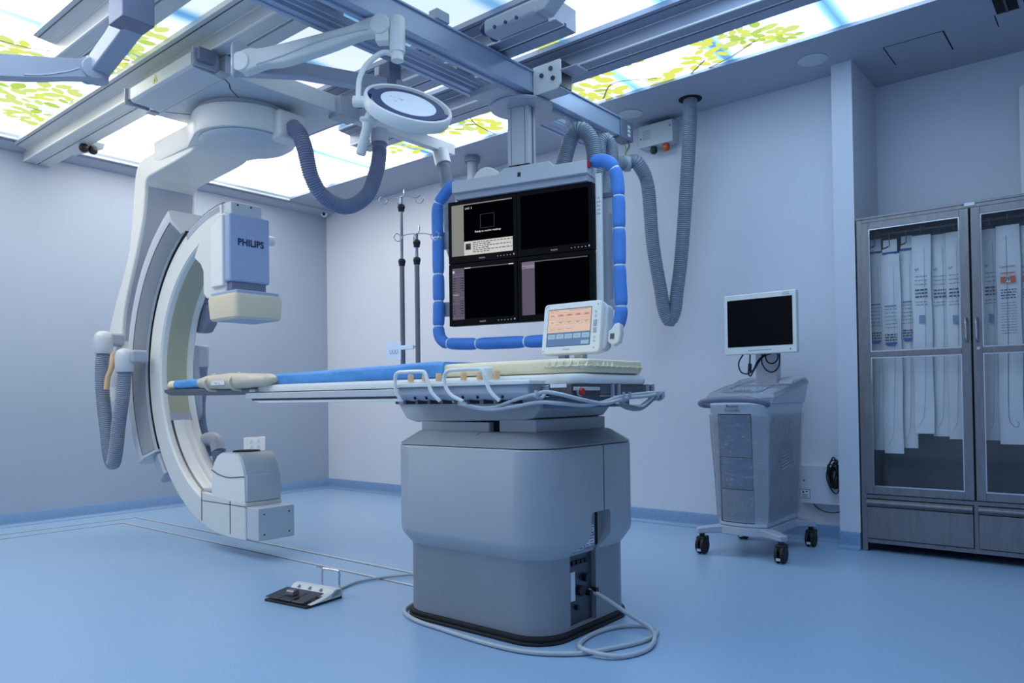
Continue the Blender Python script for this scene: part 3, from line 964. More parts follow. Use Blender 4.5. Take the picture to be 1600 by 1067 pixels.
# detector block at the top of the C
dh = [(2.10, 1.95), (2.20, 2.04), (2.33, 2.10), (2.44, 2.12), (2.44, 1.62), (2.38, 1.585), (2.30, 1.585), (2.20, 1.605), (2.165, 1.64), (2.165, 1.78), (2.13, 1.83), (2.05, 1.88)]
MB().prism(dh, 'y', -2.568, -2.305).build('detector_bracket', 'offwhite', CA, bevel=0.012, seg=3)
MB().prism([(2.30, 2.04), (2.44, 2.10), (2.44, 1.66), (2.30, 1.66)], 'y', -2.590, -2.285).build('bracket_cheek', 'white', CA, bevel=0.008)
MB().box(2.33, 2.47, -2.545, -2.33, 2.095, 2.185).build('drive_cover', 'cover', CA, bevel=0.008)
for yy in (-2.50, -2.41):
    MB().cyl((2.468, yy, 2.165), (2.4735, yy, 2.165), 0.006, seg=10).build('screw', 'black', CA)
dm = MB().box(2.37, 2.50, -2.575, -2.295, 1.685, 2.105).build('detector_housing', 'detblue', CA, bevel=0.014, seg=3)
FD = Frame((2.5005, -2.435, 1.93), (0, 1, 0), UP)
text('maker_name', 'PHILIPS', 0.058, FD, 0.005, 0.0, 0.0008, 'ink', dm, bold=0.0022, sx=0.98)
MB().cyl((2.43, -2.30, 1.985), (2.43, -2.225, 1.985), 0.034, 0.03, seg=20).build('side_knob', 'white', CA, bevel=0.006)
MB().box(2.37, 2.485, -2.555, -2.315, 1.62, 1.69).build('detector_neck', 'darkblue', CA, bevel=0.006)
MB().box(2.285, 2.585, -2.58, -2.29, 1.600, 1.625).build('detector_plate', 'detblue', CA, bevel=0.004)
det = MB().rrect([(2.44, -2.435, 0.162, 0.162, 0.03, 1.602), (2.44, -2.435, 0.168, 0.168, 0.03, 1.58), (2.44, -2.435, 0.160, 0.160, 0.03, 1.462), (2.44, -2.435, 0.150, 0.150, 0.028, 1.450)], seg=6).build('flat_detector', 'creamd', CA)
MB().box(2.32, 2.56, -2.555, -2.315, 1.4485, 1.4505).build('detector_window', 'bluegrey', det)
# x-ray tube at the bottom of the C
tb_low = [(2.115, 0.375), (2.115, 0.185), (2.17, 0.150), (2.30, 0.122), (2.45, 0.112), (2.63, 0.112), (2.63, 0.345), (2.40, 0.36)]
MB().prism(tb_low, 'y', -2.562, -2.308).build('tube_base', 'offwhite', CA, bevel=0.012, seg=3)
MB().box(2.636, 2.765, -2.558, -2.312, 0.125, 0.318).build('collimator_box', 'cover', CA, bevel=0.006)
for yy in (-2.52, -2.35):
    for zz in (0.16, 0.28):
        MB().cyl((2.765, yy, zz), (2.767, yy, zz), 0.005, seg=8).build('screw', 'black', CA)
MB().box(2.628, 2.638, -2.552, -2.318, 0.122, 0.314).build('box_gap', 'gap', CA)
tt_ = [(2.235, 0.345), (2.245, 0.52), (2.27, 0.57), (2.31, 0.615), (2.35, 0.632), (2.53, 0.636), (2.57, 0.615), (2.605, 0.565), (2.625, 0.50), (2.632, 0.345)]
th = MB().prism(tt_, 'y', -2.555, -2.315).build('tube_housing', 'cover', CA, bevel=0.012, seg=3)
tt2 = [(2.238, 0.345), (2.25, 0.52), (2.275, 0.567), (2.314, 0.61), (2.352, 0.626), (2.525, 0.63), (2.563, 0.61), (2.598, 0.562), (2.618, 0.50), (2.626, 0.345)]
MB().prism(tt2, 'y', -2.560, -2.5545).build('side_plate', 'white', CA)
wv = [Vector((x, -2.5612, z)) for x, z in smooth2([(2.245, 0.52), (2.33, 0.495), (2.43, 0.483), (2.52, 0.488), (2.62, 0.497)], 6)]
MB().tube(wv, 0.0025, 6).build('plate_seam', 'gap', CA)
MB().box(2.6255, 2.6345, -2.55, -2.32, 0.345, 0.505).build('front_panel', 'cover', CA, bevel=0.004)
sl = MB()
sl.box(2.118, 2.122, -2.5645, -2.5615, 0.19, 0.385)
sl.box(2.46, 2.4635, -2.5645, -2.5615, 0.14, 0.34)
sl.box(2.122, 2.64, -2.5645, -2.5615, 0.318, 0.3205)
sl.build('panel_seams', 'gap', CA)
MB().cyl((2.44, -2.435, 0.630), (2.44, -2.435, 0.642), 0.085, 0.08, seg=28).build('beam_port', 'gap', CA)
MB().box(2.10, 2.20, -2.54, -2.33, 0.375, 0.395).build('track_end', 'cover', CA, bevel=0.005)
# hose elbows, handle and far-side drive covers
for c, x1 in (((1.080, -2.735, 1.30), 1.02), ((1.408, -2.728, 1.16), 1.46)):
    q = MB().lathe([(0.0, -0.002), (0.055, 0.0), (0.058, 0.006), (0.063, 0.05), (0.064, 0.10), (0.060, 0.125), (0.048, 0.147), (0.028, 0.160), (0.0, 0.164)], c, seg=24).build('hose_elbow', 'cover', CA)
    MB().box(min(c[0], x1) - 0.01, max(c[0], x1) + 0.035, -2.72, -2.60, c[2] + 0.06, c[2] + 0.15).build('elbow_link', 'bluegrey', q, bevel=0.02, seg=3)
MB().tube(bezier_spline([(1.30, -2.752, 1.30), (1.285, -2.763, 1.20), (1.262, -2.78, 1.125), (1.252, -2.787, 1.045)], 6), 0.018, 10).build('pull_handle', 'beige', CA)
ux = [(1.078, -2.735, 1.31), (1.069, -2.742, 1.199), (1.075, -2.738, 0.994), (1.120, -2.735, 0.789), (1.165, -2.735, 0.609), (1.225, -2.736, 0.528), (1.285, -2.740, 0.615), (1.336, -2.740, 0.815), (1.384, -2.735, 0.990), (1.406, -2.728, 1.17)]
MB().hose(ux, 0.047).build('corrugated_hose', 'hose', CA)
MB().prism([(1.60, 1.92), (1.72, 1.92), (1.74, 1.75), (1.66, 1.66), (1.73, 1.60), (1.73, 1.50), (1.66, 1.44), (1.56, 1.44), (1.52, 1.7)], 'y', -2.31, -2.22).build('drive_housing', 'darkblue', CA, bevel=0.02, seg=3)
MB().cyl((1.50, -2.235, 1.19), (1.50, -2.235, 1.36), 0.058, seg=20).build('drive_cylinder', 'bluegrey', CA, bevel=0.02)
MB().box(1.44, 1.54, -2.31, -2.24, 0.72, 1.36).build('drive_rail', 'bluegrey', CA, bevel=0.01)
MB().hose([(1.51, -2.235, 1.20), (1.50, -2.236, 1.05), (1.49, -2.244, 0.90), (1.52, -2.25, 0.76), (1.59, -2.255, 0.66), (1.70, -2.275, 0.60)], 0.046).build('corrugated_hose', 'hosed', CA)
MB().tube(bezier_spline([(1.655, -2.31, 0.66), (1.70, -2.28, 0.685), (1.76, -2.262, 0.67), (1.81, -2.27, 0.60)], 6), 0.05, 16).build('hose_elbow', 'bluegrey', CA)
MB().hose([(1.80, -2.27, 0.61), (1.85, -2.285, 0.52), (1.95, -2.30, 0.42), (2.12, -2.33, 0.33)], 0.042).build('corrugated_hose', 'hosed', CA)

# ================================================================== HANGING HOSES
HG = 'corrugated cable hoses'
MB().tube(bezier_spline([(2.895, -1.715, 2.74), (2.895, -1.72, 2.68), (2.90, -1.725, 2.64)], 4), 0.058, 18).build('hose_elbow', 'bluegrey', CA)
MB().tube(bezier_spline([(2.89, -1.14, 2.745), (2.905, -1.14, 2.68), (2.925, -1.145, 2.63)], 4), 0.058, 18).build('hose_elbow', 'cover', CA)
tag(MB().hose([(2.80, -2.32, 2.62), (2.87, -2.325, 2.56), (2.92, -2.322, 2.46), (2.93, -2.284, 2.30), (2.93, -2.199, 2.195), (2.954, -2.049, 2.156), (2.976, -1.903, 2.249), (2.949, -1.799, 2.417), (2.91, -1.735, 2.56), (2.90, -1.725, 2.65)], 0.049).build('corrugated_hose', 'hosed'),
    'slate blue corrugated hose looping below the exam lamp from the scanner head', 'hose', HG)
tag(MB().hose([(4.052, -0.50, 2.555), (4.08, -0.47, 2.572), (4.114, -0.440, 2.555), (4.140, -0.358, 2.416), (4.145, -0.308, 2.019), (4.172, -0.252, 1.684), (4.186, -0.237, 1.555), (4.215, -0.214, 1.478), (4.247, -0.195, 1.543), (4.266, -0.19, 1.682), (4.303, -0.19, 1.926), (4.368, -0.215, 2.448), (4.407, -0.238, 2.789), (4.422, -0.253, 2.985)], 0.049).build('corrugated_hose', 'hose'),
    'longest grey corrugated hose, hanging in a V to a hole in the ceiling', 'hose', HG)
tag(MB().hose([(3.99, -1.30, 2.10), (3.985, -1.18, 2.30), (3.985, -1.136, 2.445), (4.022, -1.108, 2.586), (4.087, -1.095, 2.625), (4.146, -1.070, 2.549), (4.172, -1.071, 2.390), (4.186, -1.10, 2.216), (4.19, -1.25, 2.0)], 0.05).build('corrugated_hose', 'hose'),
    'grey corrugated hose arching over the top right of the monitor bank', 'hose', HG)
tag(MB().hose([(4.065, -1.0, 2.10), (4.065, -0.90, 2.281), (4.075, -0.868, 2.489), (4.070, -0.849, 2.603), (4.093, -0.80, 2.635), (4.114, -0.78, 2.546), (4.13, -0.85, 2.36), (4.15, -1.0, 2.1)], 0.043).build('corrugated_hose', 'hose'),
    'short grey corrugated hose loop behind the arching hose by the bridge end', 'hose', HG)
tag(MB().hose([(4.052, -0.50, 2.555), (4.036, -0.60, 2.53), (4.040, -0.72, 2.40), (4.088, -0.851, 2.155), (4.15, -1.0, 1.9)], 0.047).build('corrugated_hose', 'hose'),
    'grey corrugated hose sloping down behind the right end of the blue foam frame', 'hose', HG)
tag(MB().hose([(2.922, -1.145, 2.64), (2.950, -1.153, 2.58), (3.028, -1.215, 2.449), (3.176, -1.346, 2.175), (3.30, -1.43, 1.9), (3.5, -1.5, 1.75)], 0.047).build('corrugated_hose', 'hose'),
    'pale grey corrugated hose dropping behind the left side of the monitor bank', 'hose', HG)
hk = thing('hose_hanger', 'metal hanger with green wire holding the hose at the bridge end', 'hanger', (4.05, -0.49, 2.52))
MB().tube(bezier_spline([(4.05, -0.49, 2.73), (4.07, -0.48, 2.68), (4.045, -0.49, 2.63), (4.06, -0.485, 2.57)], 6), 0.007, 8).build('hook', 'steel', hk)
MB().tube(bezier_spline([(4.03, -0.53, 2.74), (4.05, -0.50, 2.68), (4.055, -0.50, 2.60), (4.03, -0.52, 2.50)], 6), 0.004, 6).build('wire', 'wirey', hk)
MB().lathe([(0.052, -0.02), (0.056, -0.02), (0.056, 0.02), (0.052, 0.02)], (4.055, -0.495, 2.556), (0.75, 0.65, 0.1), seg=24).build('collar', 'bluegrey', hk)
hr = thing('ceiling_grommet', 'dark round ceiling opening around the long hanging hose', 'grommet', (4.422, -0.253, ZC - 0.004))
MB().lathe([(0.05, -0.004), (0.078, -0.004), (0.08, 0.0), (0.05, 0.0)], (4.422, -0.253, ZC), seg=28).build('ring', 'gap', hr)
cs = thing('ceiling_hose_socket', 'grey capped pipe stub on the ceiling left of the monitor column', 'pipe', (2.475, -0.345, 2.62))
MB().lathe([(0.06, 2.98), (0.06, 2.935), (0.045, 2.93), (0.045, 2.60)], (2.475, -0.345, 0), seg=24).build('pipe', 'hose', cs)
MB().lathe([(0.05, 2.98), (0.066, 2.98), (0.066, 2.93), (0.05, 2.93)], (2.475, -0.345, 0), seg=24).build('cap', 'hosed', cs)

# ================================================================== EXAM LAMP
EL = thing('exam_lamp', 'white articulated exam lamp with dark blue ring under the ceiling bridge', 'lamp', (3.731, -2.355, 2.58))
MB().box(3.69, 3.772, -2.395, -2.315, 2.575, 2.715).build('post', 'darkblue', EL, bevel=0.005)
MB().box(3.655, 3.69, -2.40, -2.355, 2.66, 2.71).build('junction_box', 'white', EL, bevel=0.004)
MB().tube(bezier_spline([(3.68, -2.40, 2.66), (3.685, -2.42, 2.63), (3.665, -2.43, 2.60), (3.66, -2.42, 2.57)], 5), 0.005, 6).build('lamp_cable', 'black', EL)
P0, K0 = Vector((3.731, -2.355, 2.60)), Vector((3.417, -3.05, 2.60))
dx_ = (K0 - P0).normalized()
FE = Frame(P0, dx_, UP)
Le = (K0 - P0).length
ext = [(-0.06, -0.035), (Le * 0.6, -0.035), (Le + 0.02, -0.075), (Le + 0.03, -0.06), (Le + 0.03, 0.075), (Le, 0.085), (Le - 0.06, 0.06), (Le - 0.12, 0.042), (Le * 0.5, 0.036), (-0.06, 0.036)]
MB().fprism(FE, ext, -0.035, 0.035).build('extension_arm', 'bluegrey', EL, bevel=0.008)
KN = Vector((3.445, -3.035, 2.578))
EB = Vector((4.065, -2.697, 2.683))
ds = (EB - KN).normalized()
FA = Frame(KN, ds, UP)
LS = (EB - KN).length
arm = smooth2([(-0.02, 0.05), (0.05, 0.058), (0.12, 0.040), (LS * 0.5, 0.034), (LS - 0.14, 0.034), (LS - 0.07, 0.048), (LS, 0.05)], 4) + smooth2([(LS, -0.045), (LS - 0.10, -0.03), (LS * 0.6, -0.048), (LS * 0.3, -0.058), (0.12, -0.045), (0.03, -0.052), (-0.02, -0.045)], 4)
MB().fprism(FA, arm, -0.032, 0.032).build('spring_arm', 'offwhite', EL, bevel=0.012, seg=3)
fl = smooth2([(0.08, -0.035), (LS * 0.3, -0.028), (LS * 0.55, -0.008), (LS * 0.8, -0.006), (LS - 0.06, -0.012)], 6)
MB().tube([FA.p(a, b, 0.033) for a, b in fl], 0.004, 6).build('arm_crease', 'cover', EL)
for c in (KN, EB):
    MB().cyl(c - FA.n * 0.036, c + FA.n * 0.041, 0.047, seg=28).build('joint_disc', 'white', EL, bevel=0.006)
DT = Vector((4.122, -2.655, 0))
MB().lathe([(0.02, 2.725), (0.034, 2.722), (0.037, 2.70), (0.037, 2.60), (0.036, 2.598), (0.036, 2.56), (0.029, 2.556), (0.029, 2.520), (0.0, 2.515)], DT, seg=24).build('swivel_tube', 'white', EL)
MB().fbox(Frame(EB, (DT - EB).normalized() * 1.0 + Vector((0, 0, 0.0)), UP), -0.02, 0.08, -0.03, 0.035, -0.03, 0.03).build('swivel_neck', 'white', EL, bevel=0.01)
MB().tube(bezier_spline([(4.118, -2.656, 2.545), (4.078, -2.698, 2.559), (4.047, -2.742, 2.521), (4.024, -2.776, 2.470), (4.017, -2.797, 2.407), (4.013, -2.799, 2.325)], 8), 0.0125, 12).build('lamp_hook', 'white', EL)
LC = Vector((4.222, -2.685, 2.270))
vv = (CAM_POS - LC).normalized()
# normal of the lamp's back, tilted up towards the room
nL = Vector((0.62, -0.28, 0.73)).normalized()
major = Vector((0.80, 0.58, -0.20))
major = (major - nL * major.dot(nL)).normalized()
FL = Frame(LC, major, nL.cross(major))
RL = 0.198


def ringpts(r, n=56):
    return [(r * math.cos(2 * PI * k / n), r * math.sin(2 * PI * k / n)) for k in range(n)]


def fring(F, prof, n=56):
    return MB().rings([[F.p(r * math.cos(2 * PI * k / n), r * math.sin(2 * PI * k / n), w_) for k in range(n)] for r, w_ in prof], loop=True, caps=False)


fring(FL, [(0.186, 0.020), (0.191, 0.025), (0.199, 0.021), (0.202, 0.010), (0.198, -0.026), (0.192, -0.036), (0.186, -0.034)]).build('grip_ring', 'white', EL)
MB().fprism(FL, ringpts(0.166), -0.035, 0.012).build('lamp_body', 'offwhite', EL, bevel=0.006)
fring(FL, [(0.126, 0.011), (0.166, 0.011), (0.166, 0.0155), (0.126, 0.0155)]).build('blue_ring', 'navy', EL)
MB().fprism(FL, ringpts(0.127), 0.011, 0.017).build('face_disc', 'paper', EL)
for sgn in (-1, 1):
    MB().fbox(FL, sgn * 0.172 - 0.02, sgn * 0.172 + 0.02, -0.04, 0.04, -0.02, 0.0145).build('ring_bridge', 'navy', EL, bevel=0.004)
rm = MB()
for q in (0.6, 1.2, 1.75, 2.4, -0.65, -1.2, -1.75, -2.4):
    c, s_ = math.cos(q), math.sin(q)
    rm.tube([FL.p(0.155 * c, 0.155 * s_, -0.015), FL.p(0.19 * c, 0.19 * s_, -0.015)], 0.008, 8)
rm.build('ring_spokes', 'white', EL)
text('label_text', 'i  !  CE', 0.022, FL, -0.06, 0.012, 0.0175, 'inkg', EL)
text('label_text', 'o', 0.02, FL, -0.055, -0.025, 0.0175, 'inkg', EL)
MB().cyl((3.995, -2.814, 2.318), (4.06, -2.765, 2.312), 0.025, seg=20).build('hook_joint', 'white', EL, bevel=0.004)
gp = MB().lathe([(0.012, 0.0), (0.02, -0.02), (0.024, -0.05), (0.04, -0.055), (0.042, -0.065), (0.028, -0.075), (0.022, -0.10), (0.024, -0.215), (0.020, -0.222), (0.0, -0.224)], (4.03, -2.735, 2.300), Vector((0.20, 0.14, 0.95)), seg=20)
gp.build('sterile_grip', 'offwhite', EL)

# ================================================================== SHIELD ARM (top left)
SA = thing('shield_boom', 'blue-grey articulated ceiling boom with square post in the top left corner', 'ceiling boom', (3.36, -3.52, 2.60))
MB().box(3.29, 3.43, -3.595, -3.455, 2.605, 2.86).build('post', 'darkblue', SA, bevel=0.006)
E0, E1 = Vector((3.335, -3.50, 2.66)), Vector((2.93, -3.497, 2.54))
FX = Frame(E0, (E1 - E0), UP)
LX = (E1 - E0).length
MB().fprism(FX, [(-0.02, -0.05), (LX - 0.02, -0.03), (LX + 0.03, -0.05), (LX + 0.04, 0.05), (LX - 0.05, 0.06), (LX * 0.5, 0.055), (-0.02, 0.07)], -0.045, 0.045).build('upper_arm', 'bluegrey', SA, bevel=0.01, seg=3)
MB().cyl((2.93, -3.50, 2.485), (2.93, -3.50, 2.60), 0.05, seg=24).build('knuckle', 'bluegrey', SA, bevel=0.008)
S0, S1 = Vector((2.925, -3.53, 2.53)), Vector((2.88, -4.25, 2.36))
FSp = Frame(S0, S1 - S0, UP)
Lq = (S1 - S0).length
up_ = smooth2([(-0.03, 0.045), (0.03, 0.055), (0.10, 0.042), (Lq, 0.04)], 5)
lo_ = smooth2([(Lq, -0.055), (0.3, -0.055), (0.08, -0.04), (-0.03, -0.04)], 5)
MB().fprism(FSp, up_ + lo_, -0.04, 0.04).build('spring_arm', 'bluegrey', SA, bevel=0.012, seg=3)
for sgn in (-1, 1):
    MB().cyl(FSp.p(0.0, 0.002, sgn * 0.03), FSp.p(0.0, 0.002, sgn * 0.052), 0.05, seg=26).build('joint_disc', 'bluegrey', SA, bevel=0.006)
    MB().tube([FSp.p(a, b, sgn * 0.041) for a, b in smooth2([(0.06, 0.0), (0.12, -0.02), (0.22, -0.04), (0.30, -0.045)], 5)], 0.003, 6).build('arm_crease', 'cover', SA)
MB().cyl((2.88, -4.23, 2.30), (2.88, -4.23, 2.42), 0.045, seg=24).build('end_joint', 'bluegrey', SA, bevel=0.006)
MB().tube([FSp.p(0.44 + 0.02 * math.cos(2 * PI * k / 16), 0.0 + 0.02 * math.sin(2 * PI * k / 16), -0.041) for k in range(16)], 0.002, 5, loop=True).build('cap_outline', 'navy', SA)

# ================================================================== SMALL CEILING THINGS
def speaker(x, y, label):
    t_ = thing('ceiling_speaker', label, 'speaker', (x, y, ZC - 0.006))
    MB().lathe([(0.070, ZC), (0.086, ZC), (0.088, ZC - 0.004), (0.070, ZC - 0.006)], (x, y, 0), seg=36).build('rim', 'cover', t_)
    MB().lathe([(0.0, ZC - 0.003), (0.070, ZC - 0.003), (0.070, ZC), (0.0, ZC)], (x, y, 0), seg=36).build('grille', 'detblue', t_)


speaker(5.263, -0.318, 'round ceiling speaker left of the pillar top')
speaker(3.975, -0.300, 'round ceiling speaker above the grey wall box')
sd = MB()
for i in range(5):
    for j in range(5):
        x, y = 2.758 + (i - 2) * 0.035, -0.246 + (j - 2) * 0.035
        if abs(i - 2) + abs(j - 2) < 4:
            sd.cyl((x, y, ZC - 0.002), (x, y, ZC), 0.006, seg=8)
cv = thing('ceiling_vent', 'small dotted ceiling vent behind the monitor column', 'vent', (2.758, -0.246, ZC - 0.004))
MB().lathe([(0.0, ZC - 0.001), (0.10, ZC - 0.001), (0.10, ZC), (0.0, ZC)], (2.758, -0.246, 0), seg=28).build('vent_plate', 'ceil', cv)
sd.build('vent_holes', 'inkg', cv)['kind'] = 'stuff'
gv = thing('ceiling_grille', 'dark slotted air grille at the top right corner of the ceiling', 'air grille', (6.33, -0.30, ZC - 0.01))
MB().box(6.20, 6.30, -0.62, -0.22, ZC - 0.003, ZC).build('dark_slot', 'gap', gv)
MB().box(6.325, 6.60, -0.62, -0.22, ZC - 0.003, ZC).build('dark_slot', 'gap', gv)
MB().box(6.245, 6.255, -0.62, -0.23, ZC - 0.012, ZC - 0.003).build('blade', 'steeld', gv)
for k in range(5):
    MB().box(6.34 + 0.05 * k, 6.35 + 0.05 * k, -0.62, -0.23, ZC - 0.012, ZC - 0.003).build('blade', 'steeld', gv)
MB().box(6.185, 6.19, -0.21, -0.05, ZC - 0.0015, ZC).build('seam', 'gap', gv)
# ================================================================== PATIENT TABLE
TX, TY = 4.61, -2.43
TB = thing('patient_table', 'grey pedestal examination table with long cantilevered top', 'examination table', (TX, TY, 0))
kg = MB()
kg.rrect([(TX, TY, 0.414, 0.339, 0.15, 0.0), (TX, TY, 0.416, 0.341, 0.15, 0.010), (TX, TY, 0.409, 0.334, 0.145, 0.014), (TX, TY, 0.409, 0.334, 0.145, 0.018), (TX, TY, 0.412, 0.337, 0.145, 0.022), (TX, TY, 0.411, 0.336, 0.145, 0.030), (TX, TY, 0.398, 0.323, 0.14, 0.034)], seg=10)
kg.build('floor_gasket', 'rubber', TB)
lowb = MB().rrect([(TX, TY, 0.400, 0.325, 0.14, 0.035), (TX, TY, 0.400, 0.325, 0.14, 0.318), (TX, TY, 0.403, 0.328, 0.14, 0.33)], seg=10).build('lower_skirt', 'skirtl', TB)
cut(lowb, MB().box(4.984, 5.2, -2.585, -2.402, 0.040, 0.345))
upb = MB().rrect([(TX, TY, 0.397, 0.322, 0.14, 0.318), (TX, TY, 0.408, 0.333, 0.145, 0.33), (TX, TY, 0.434, 0.360, 0.155, 0.372), (TX, TY, 0.438, 0.364, 0.155, 0.392), (TX, TY, 0.438, 0.364, 0.155, 0.744), (TX, TY, 0.434, 0.36, 0.155, 0.750)], seg=10).build('upper_skirt', 'skirt', TB)
# notch with rounded upper corners
nt_ = [(-2.59, 0.25), (-2.586, 0.338), (-2.548, 0.346), (-2.512, 0.362), (-2.492, 0.385), (-2.486, 0.41), (-2.485, 0.465), (-2.478, 0.478), (-2.465, 0.484), (-2.36, 0.484), (-2.348, 0.478), (-2.343, 0.465), (-2.343, 0.405), (-2.352, 0.378), (-2.372, 0.352), (-2.396, 0.336), (-2.402, 0.25)]
cut(upb, MB().prism(nt_, 'x', 5.000, 5.3))
MB().rrect([(TX, TY, 0.428, 0.354, 0.15, 0.7495), (TX, TY, 0.428, 0.354, 0.15, 0.7545)], seg=10).build('cap_gap', 'gap', TB)
MB().rrect([(TX, TY, 0.437, 0.363, 0.155, 0.7535), (TX, TY, 0.435, 0.361, 0.155, 0.760), (TX, TY, 0.372, 0.300, 0.13, 0.806), (TX, TY, 0.36, 0.29, 0.12, 0.810)], seg=10).build('sloped_cap', 'skirtc', TB)
cs_ = MB()
cs_.add([(4.640, -2.7935, 0.7545), (4.644, -2.7935, 0.7545), (4.675, -2.728, 0.8085), (4.671, -2.728, 0.8085)], [(0, 1, 2, 3)])
cs_.build('cap_seam', 'gap', TB, smooth=False)
MB().box(5.0476, 5.0488, -2.392, -2.388, 0.484, 0.748).build('skirt_seam', 'gap', TB)
# connector bay
bay = MB().box(4.976, 4.988, -2.584, -2.403, 0.040, 0.346).build('connector_bay', 'steeld', TB)
MB().box(4.994, 5.008, -2.586, -2.344, 0.330, 0.483).build('bay_panel', 'skirtc', TB)
MB().box(5.008, 5.010, -2.402, -2.384, 0.338, 0.482).build('bay_slot', 'gap', TB)
MB().box(4.988, 4.992, -2.555, -2.525, 0.135, 0.25).build('white_plate', 'paper', bay)
for (yy, zz, rr, ll) in ((-2.515, 0.170, 0.021, 0.02), (-2.475, 0.215, 0.017, 0.02), (-2.535, 0.105, 0.010, 0.012), (-2.46, 0.150, 0.012, 0.025), (-2.425, 0.155, 0.012, 0.03)):
    MB().cyl((4.988, yy + 0.02, zz), (4.988 + ll, yy + 0.02, zz), rr, seg=14).build('connector', 'black', bay)
for k in range(4):
    MB().box(4.988, 4.996, -2.545 + 0.03 * k, -2.527 + 0.03 * k, 0.275, 0.292).build('socket', 'black', bay)
for (ya, yb, za, zb) in ((-2.475, -2.41, 0.388, 0.425), (-2.475, -2.41, 0.342, 0.378), (-2.572, -2.485, 0.335, 0.358)):
    FY = Frame((5.0085, ya, za), (0, 1, 0), UP)
    lb = MB().frect(FY, 0, yb - ya, 0, zb - za, 0.0008).build('rating_label', 'paper', bay, smooth=False)
    q = MB()
    nr = max(2, int((zb - za) / 0.0115))
    for r_ in range(nr):
        for c_ in range(2):
            q.frect(FY, 0.005 + c_ * (yb - ya) / 2, (yb - ya) / 2 - 0.004 - 0.006 * (r_ % 2) + c_ * (yb - ya) / 2, 0.004 + r_ * 0.0115, 0.0075 + r_ * 0.0115, 0.0014)
    q.build('label_print', 'ink', lb, smooth=False)
# plinths under the moving top
MB().box(4.29, 4.69, -2.69, -2.20, 0.806, 0.850).build('swivel_plinth', 'skirt', TB, bevel=0.006)
MB().box(4.735, 4.925, -2.68, -2.18, 0.808, 0.862).build('swivel_plinth', 'skirt', TB, bevel=0.006)
MB().box(4.66, 4.75, -2.66, -2.22, 0.806, 0.858).build('plinth_core', 'gap', TB)
car = MB().prism([(4.12, 0.944), (4.185, 0.862), (4.245, 0.846), (4.86, 0.858), (4.915, 0.866), (4.945, 0.90), (4.955, 0.944)], 'y', -2.685, -2.175).build('top_carriage', 'skirt', TB, bevel=0.008)
MB().box(4.095, 4.17, -2.67, -2.19, 0.925, 0.945).build('carriage_stop', 'steeld', TB, bevel=0.004)
MB().box(4.9530, 4.9562, -2.62, -2.44, 0.905, 0.930).build('cable_slot', 'gap', car)
MB().box(4.40, 5.045, -2.66, -2.17, 0.905, 0.950).build('drive_box', 'darkblue', TB, bevel=0.004)
# table top: frame, accessory rails, carbon board
XE = 5.15
tpx = (2.935 + XE) / 2
thx = (XE - 2.935) / 2
MB().rrect([(tpx, TY, thx - 0.012, 0.250, 0.06, 0.996), (tpx, TY, thx - 0.003, 0.258, 0.068, 1.000), (tpx, TY, thx, 0.260, 0.07, 1.008), (tpx, TY, thx, 0.260, 0.07, 1.024), (tpx, TY, thx - 0.006, 0.255, 0.066, 1.034), (tpx, TY, thx - 0.02, 0.242, 0.06, 1.038)], seg=8).build('table_top', 'white', TB)
for y0, y1 in ((-2.715, -2.69), (-2.17, -2.145)):
    MB().box(2.90, 5.03, y0, y1, 0.962, 0.994).build('accessory_rail', 'alu', TB, bevel=0.003)
MB().box(2.92, 5.125, -2.688, -2.172, 0.952, 0.997).build('frame_core', 'steeld', TB)
for y0, y1 in ((-2.705, -2.64), (-2.22, -2.155)):
    MB().prism([(2.96, 0.951), (3.02, 0.938), (4.3, 0.938), (4.3, 0.951)], 'y', y0, y1).build('lower_rail', 'white', TB, bevel=0.003)
MB().box(2.93, 2.99, -2.712, -2.15, 1.000, 1.014).build('rail_end', 'cover', TB, bevel=0.004)
bd = MB()
bd.rrect([(2.50, TY, 0.68, 0.20, 0.05, 0.992), (2.50, TY, 0.71, 0.235, 0.07, 1.012), (2.50, TY, 0.712, 0.237, 0.07, 1.031)], seg=6)
bd.build('carbon_board', 'slate', TB)
# rail box with emergency button at the foot end
rb = MB().box(5.035, 5.142, -2.742, -2.55, 0.948, 0.998).build('rail_box', 'steeld', TB, bevel=0.004)
MB().box(5.1425, 5.148, -2.735, -2.56, 0.972, 0.986).build('rail_bar', 'alu', rb, bevel=0.002)
MB().box(5.045, 5.12, -2.7445, -2.742, 0.984, 0.998).build('white_label', 'paper', rb)
MB().cyl((5.142, -2.695, 0.968), (5.162, -2.695, 0.968), 0.014, seg=18).build('stop_button', 'red', rb, bevel=0.003)
MB().cyl((5.142, -2.695, 0.968), (5.150, -2.695, 0.968), 0.018, seg=18).build('stop_collar', 'cover', rb)
eb = MB().box(5.125, 5.142, -2.55, -2.15, 0.955, 0.996).build('end_rail', 'slate', TB, bevel=0.003)
for y in (-2.47, -2.425, -2.195, -2.15):
    h_ = MB().box(5.142, 5.152, y - 0.006, y + 0.006, 0.94, 0.998)
    h_.tube(bezier_spline([(5.148, y, 0.948), (5.17, y, 0.932), (5.195, y, 0.942), (5.197, y, 0.966)], 4), 0.006, 8)
    h_.build('cable_hook', 'bluegrey', TB)
h_ = MB().tube(bezier_spline([(5.02, -2.745, 0.96), (5.02, -2.77, 0.945), (5.02, -2.795, 0.955), (5.02, -2.797, 0.975)], 4), 0.007, 8).build('cable_hook', 'cover', TB)
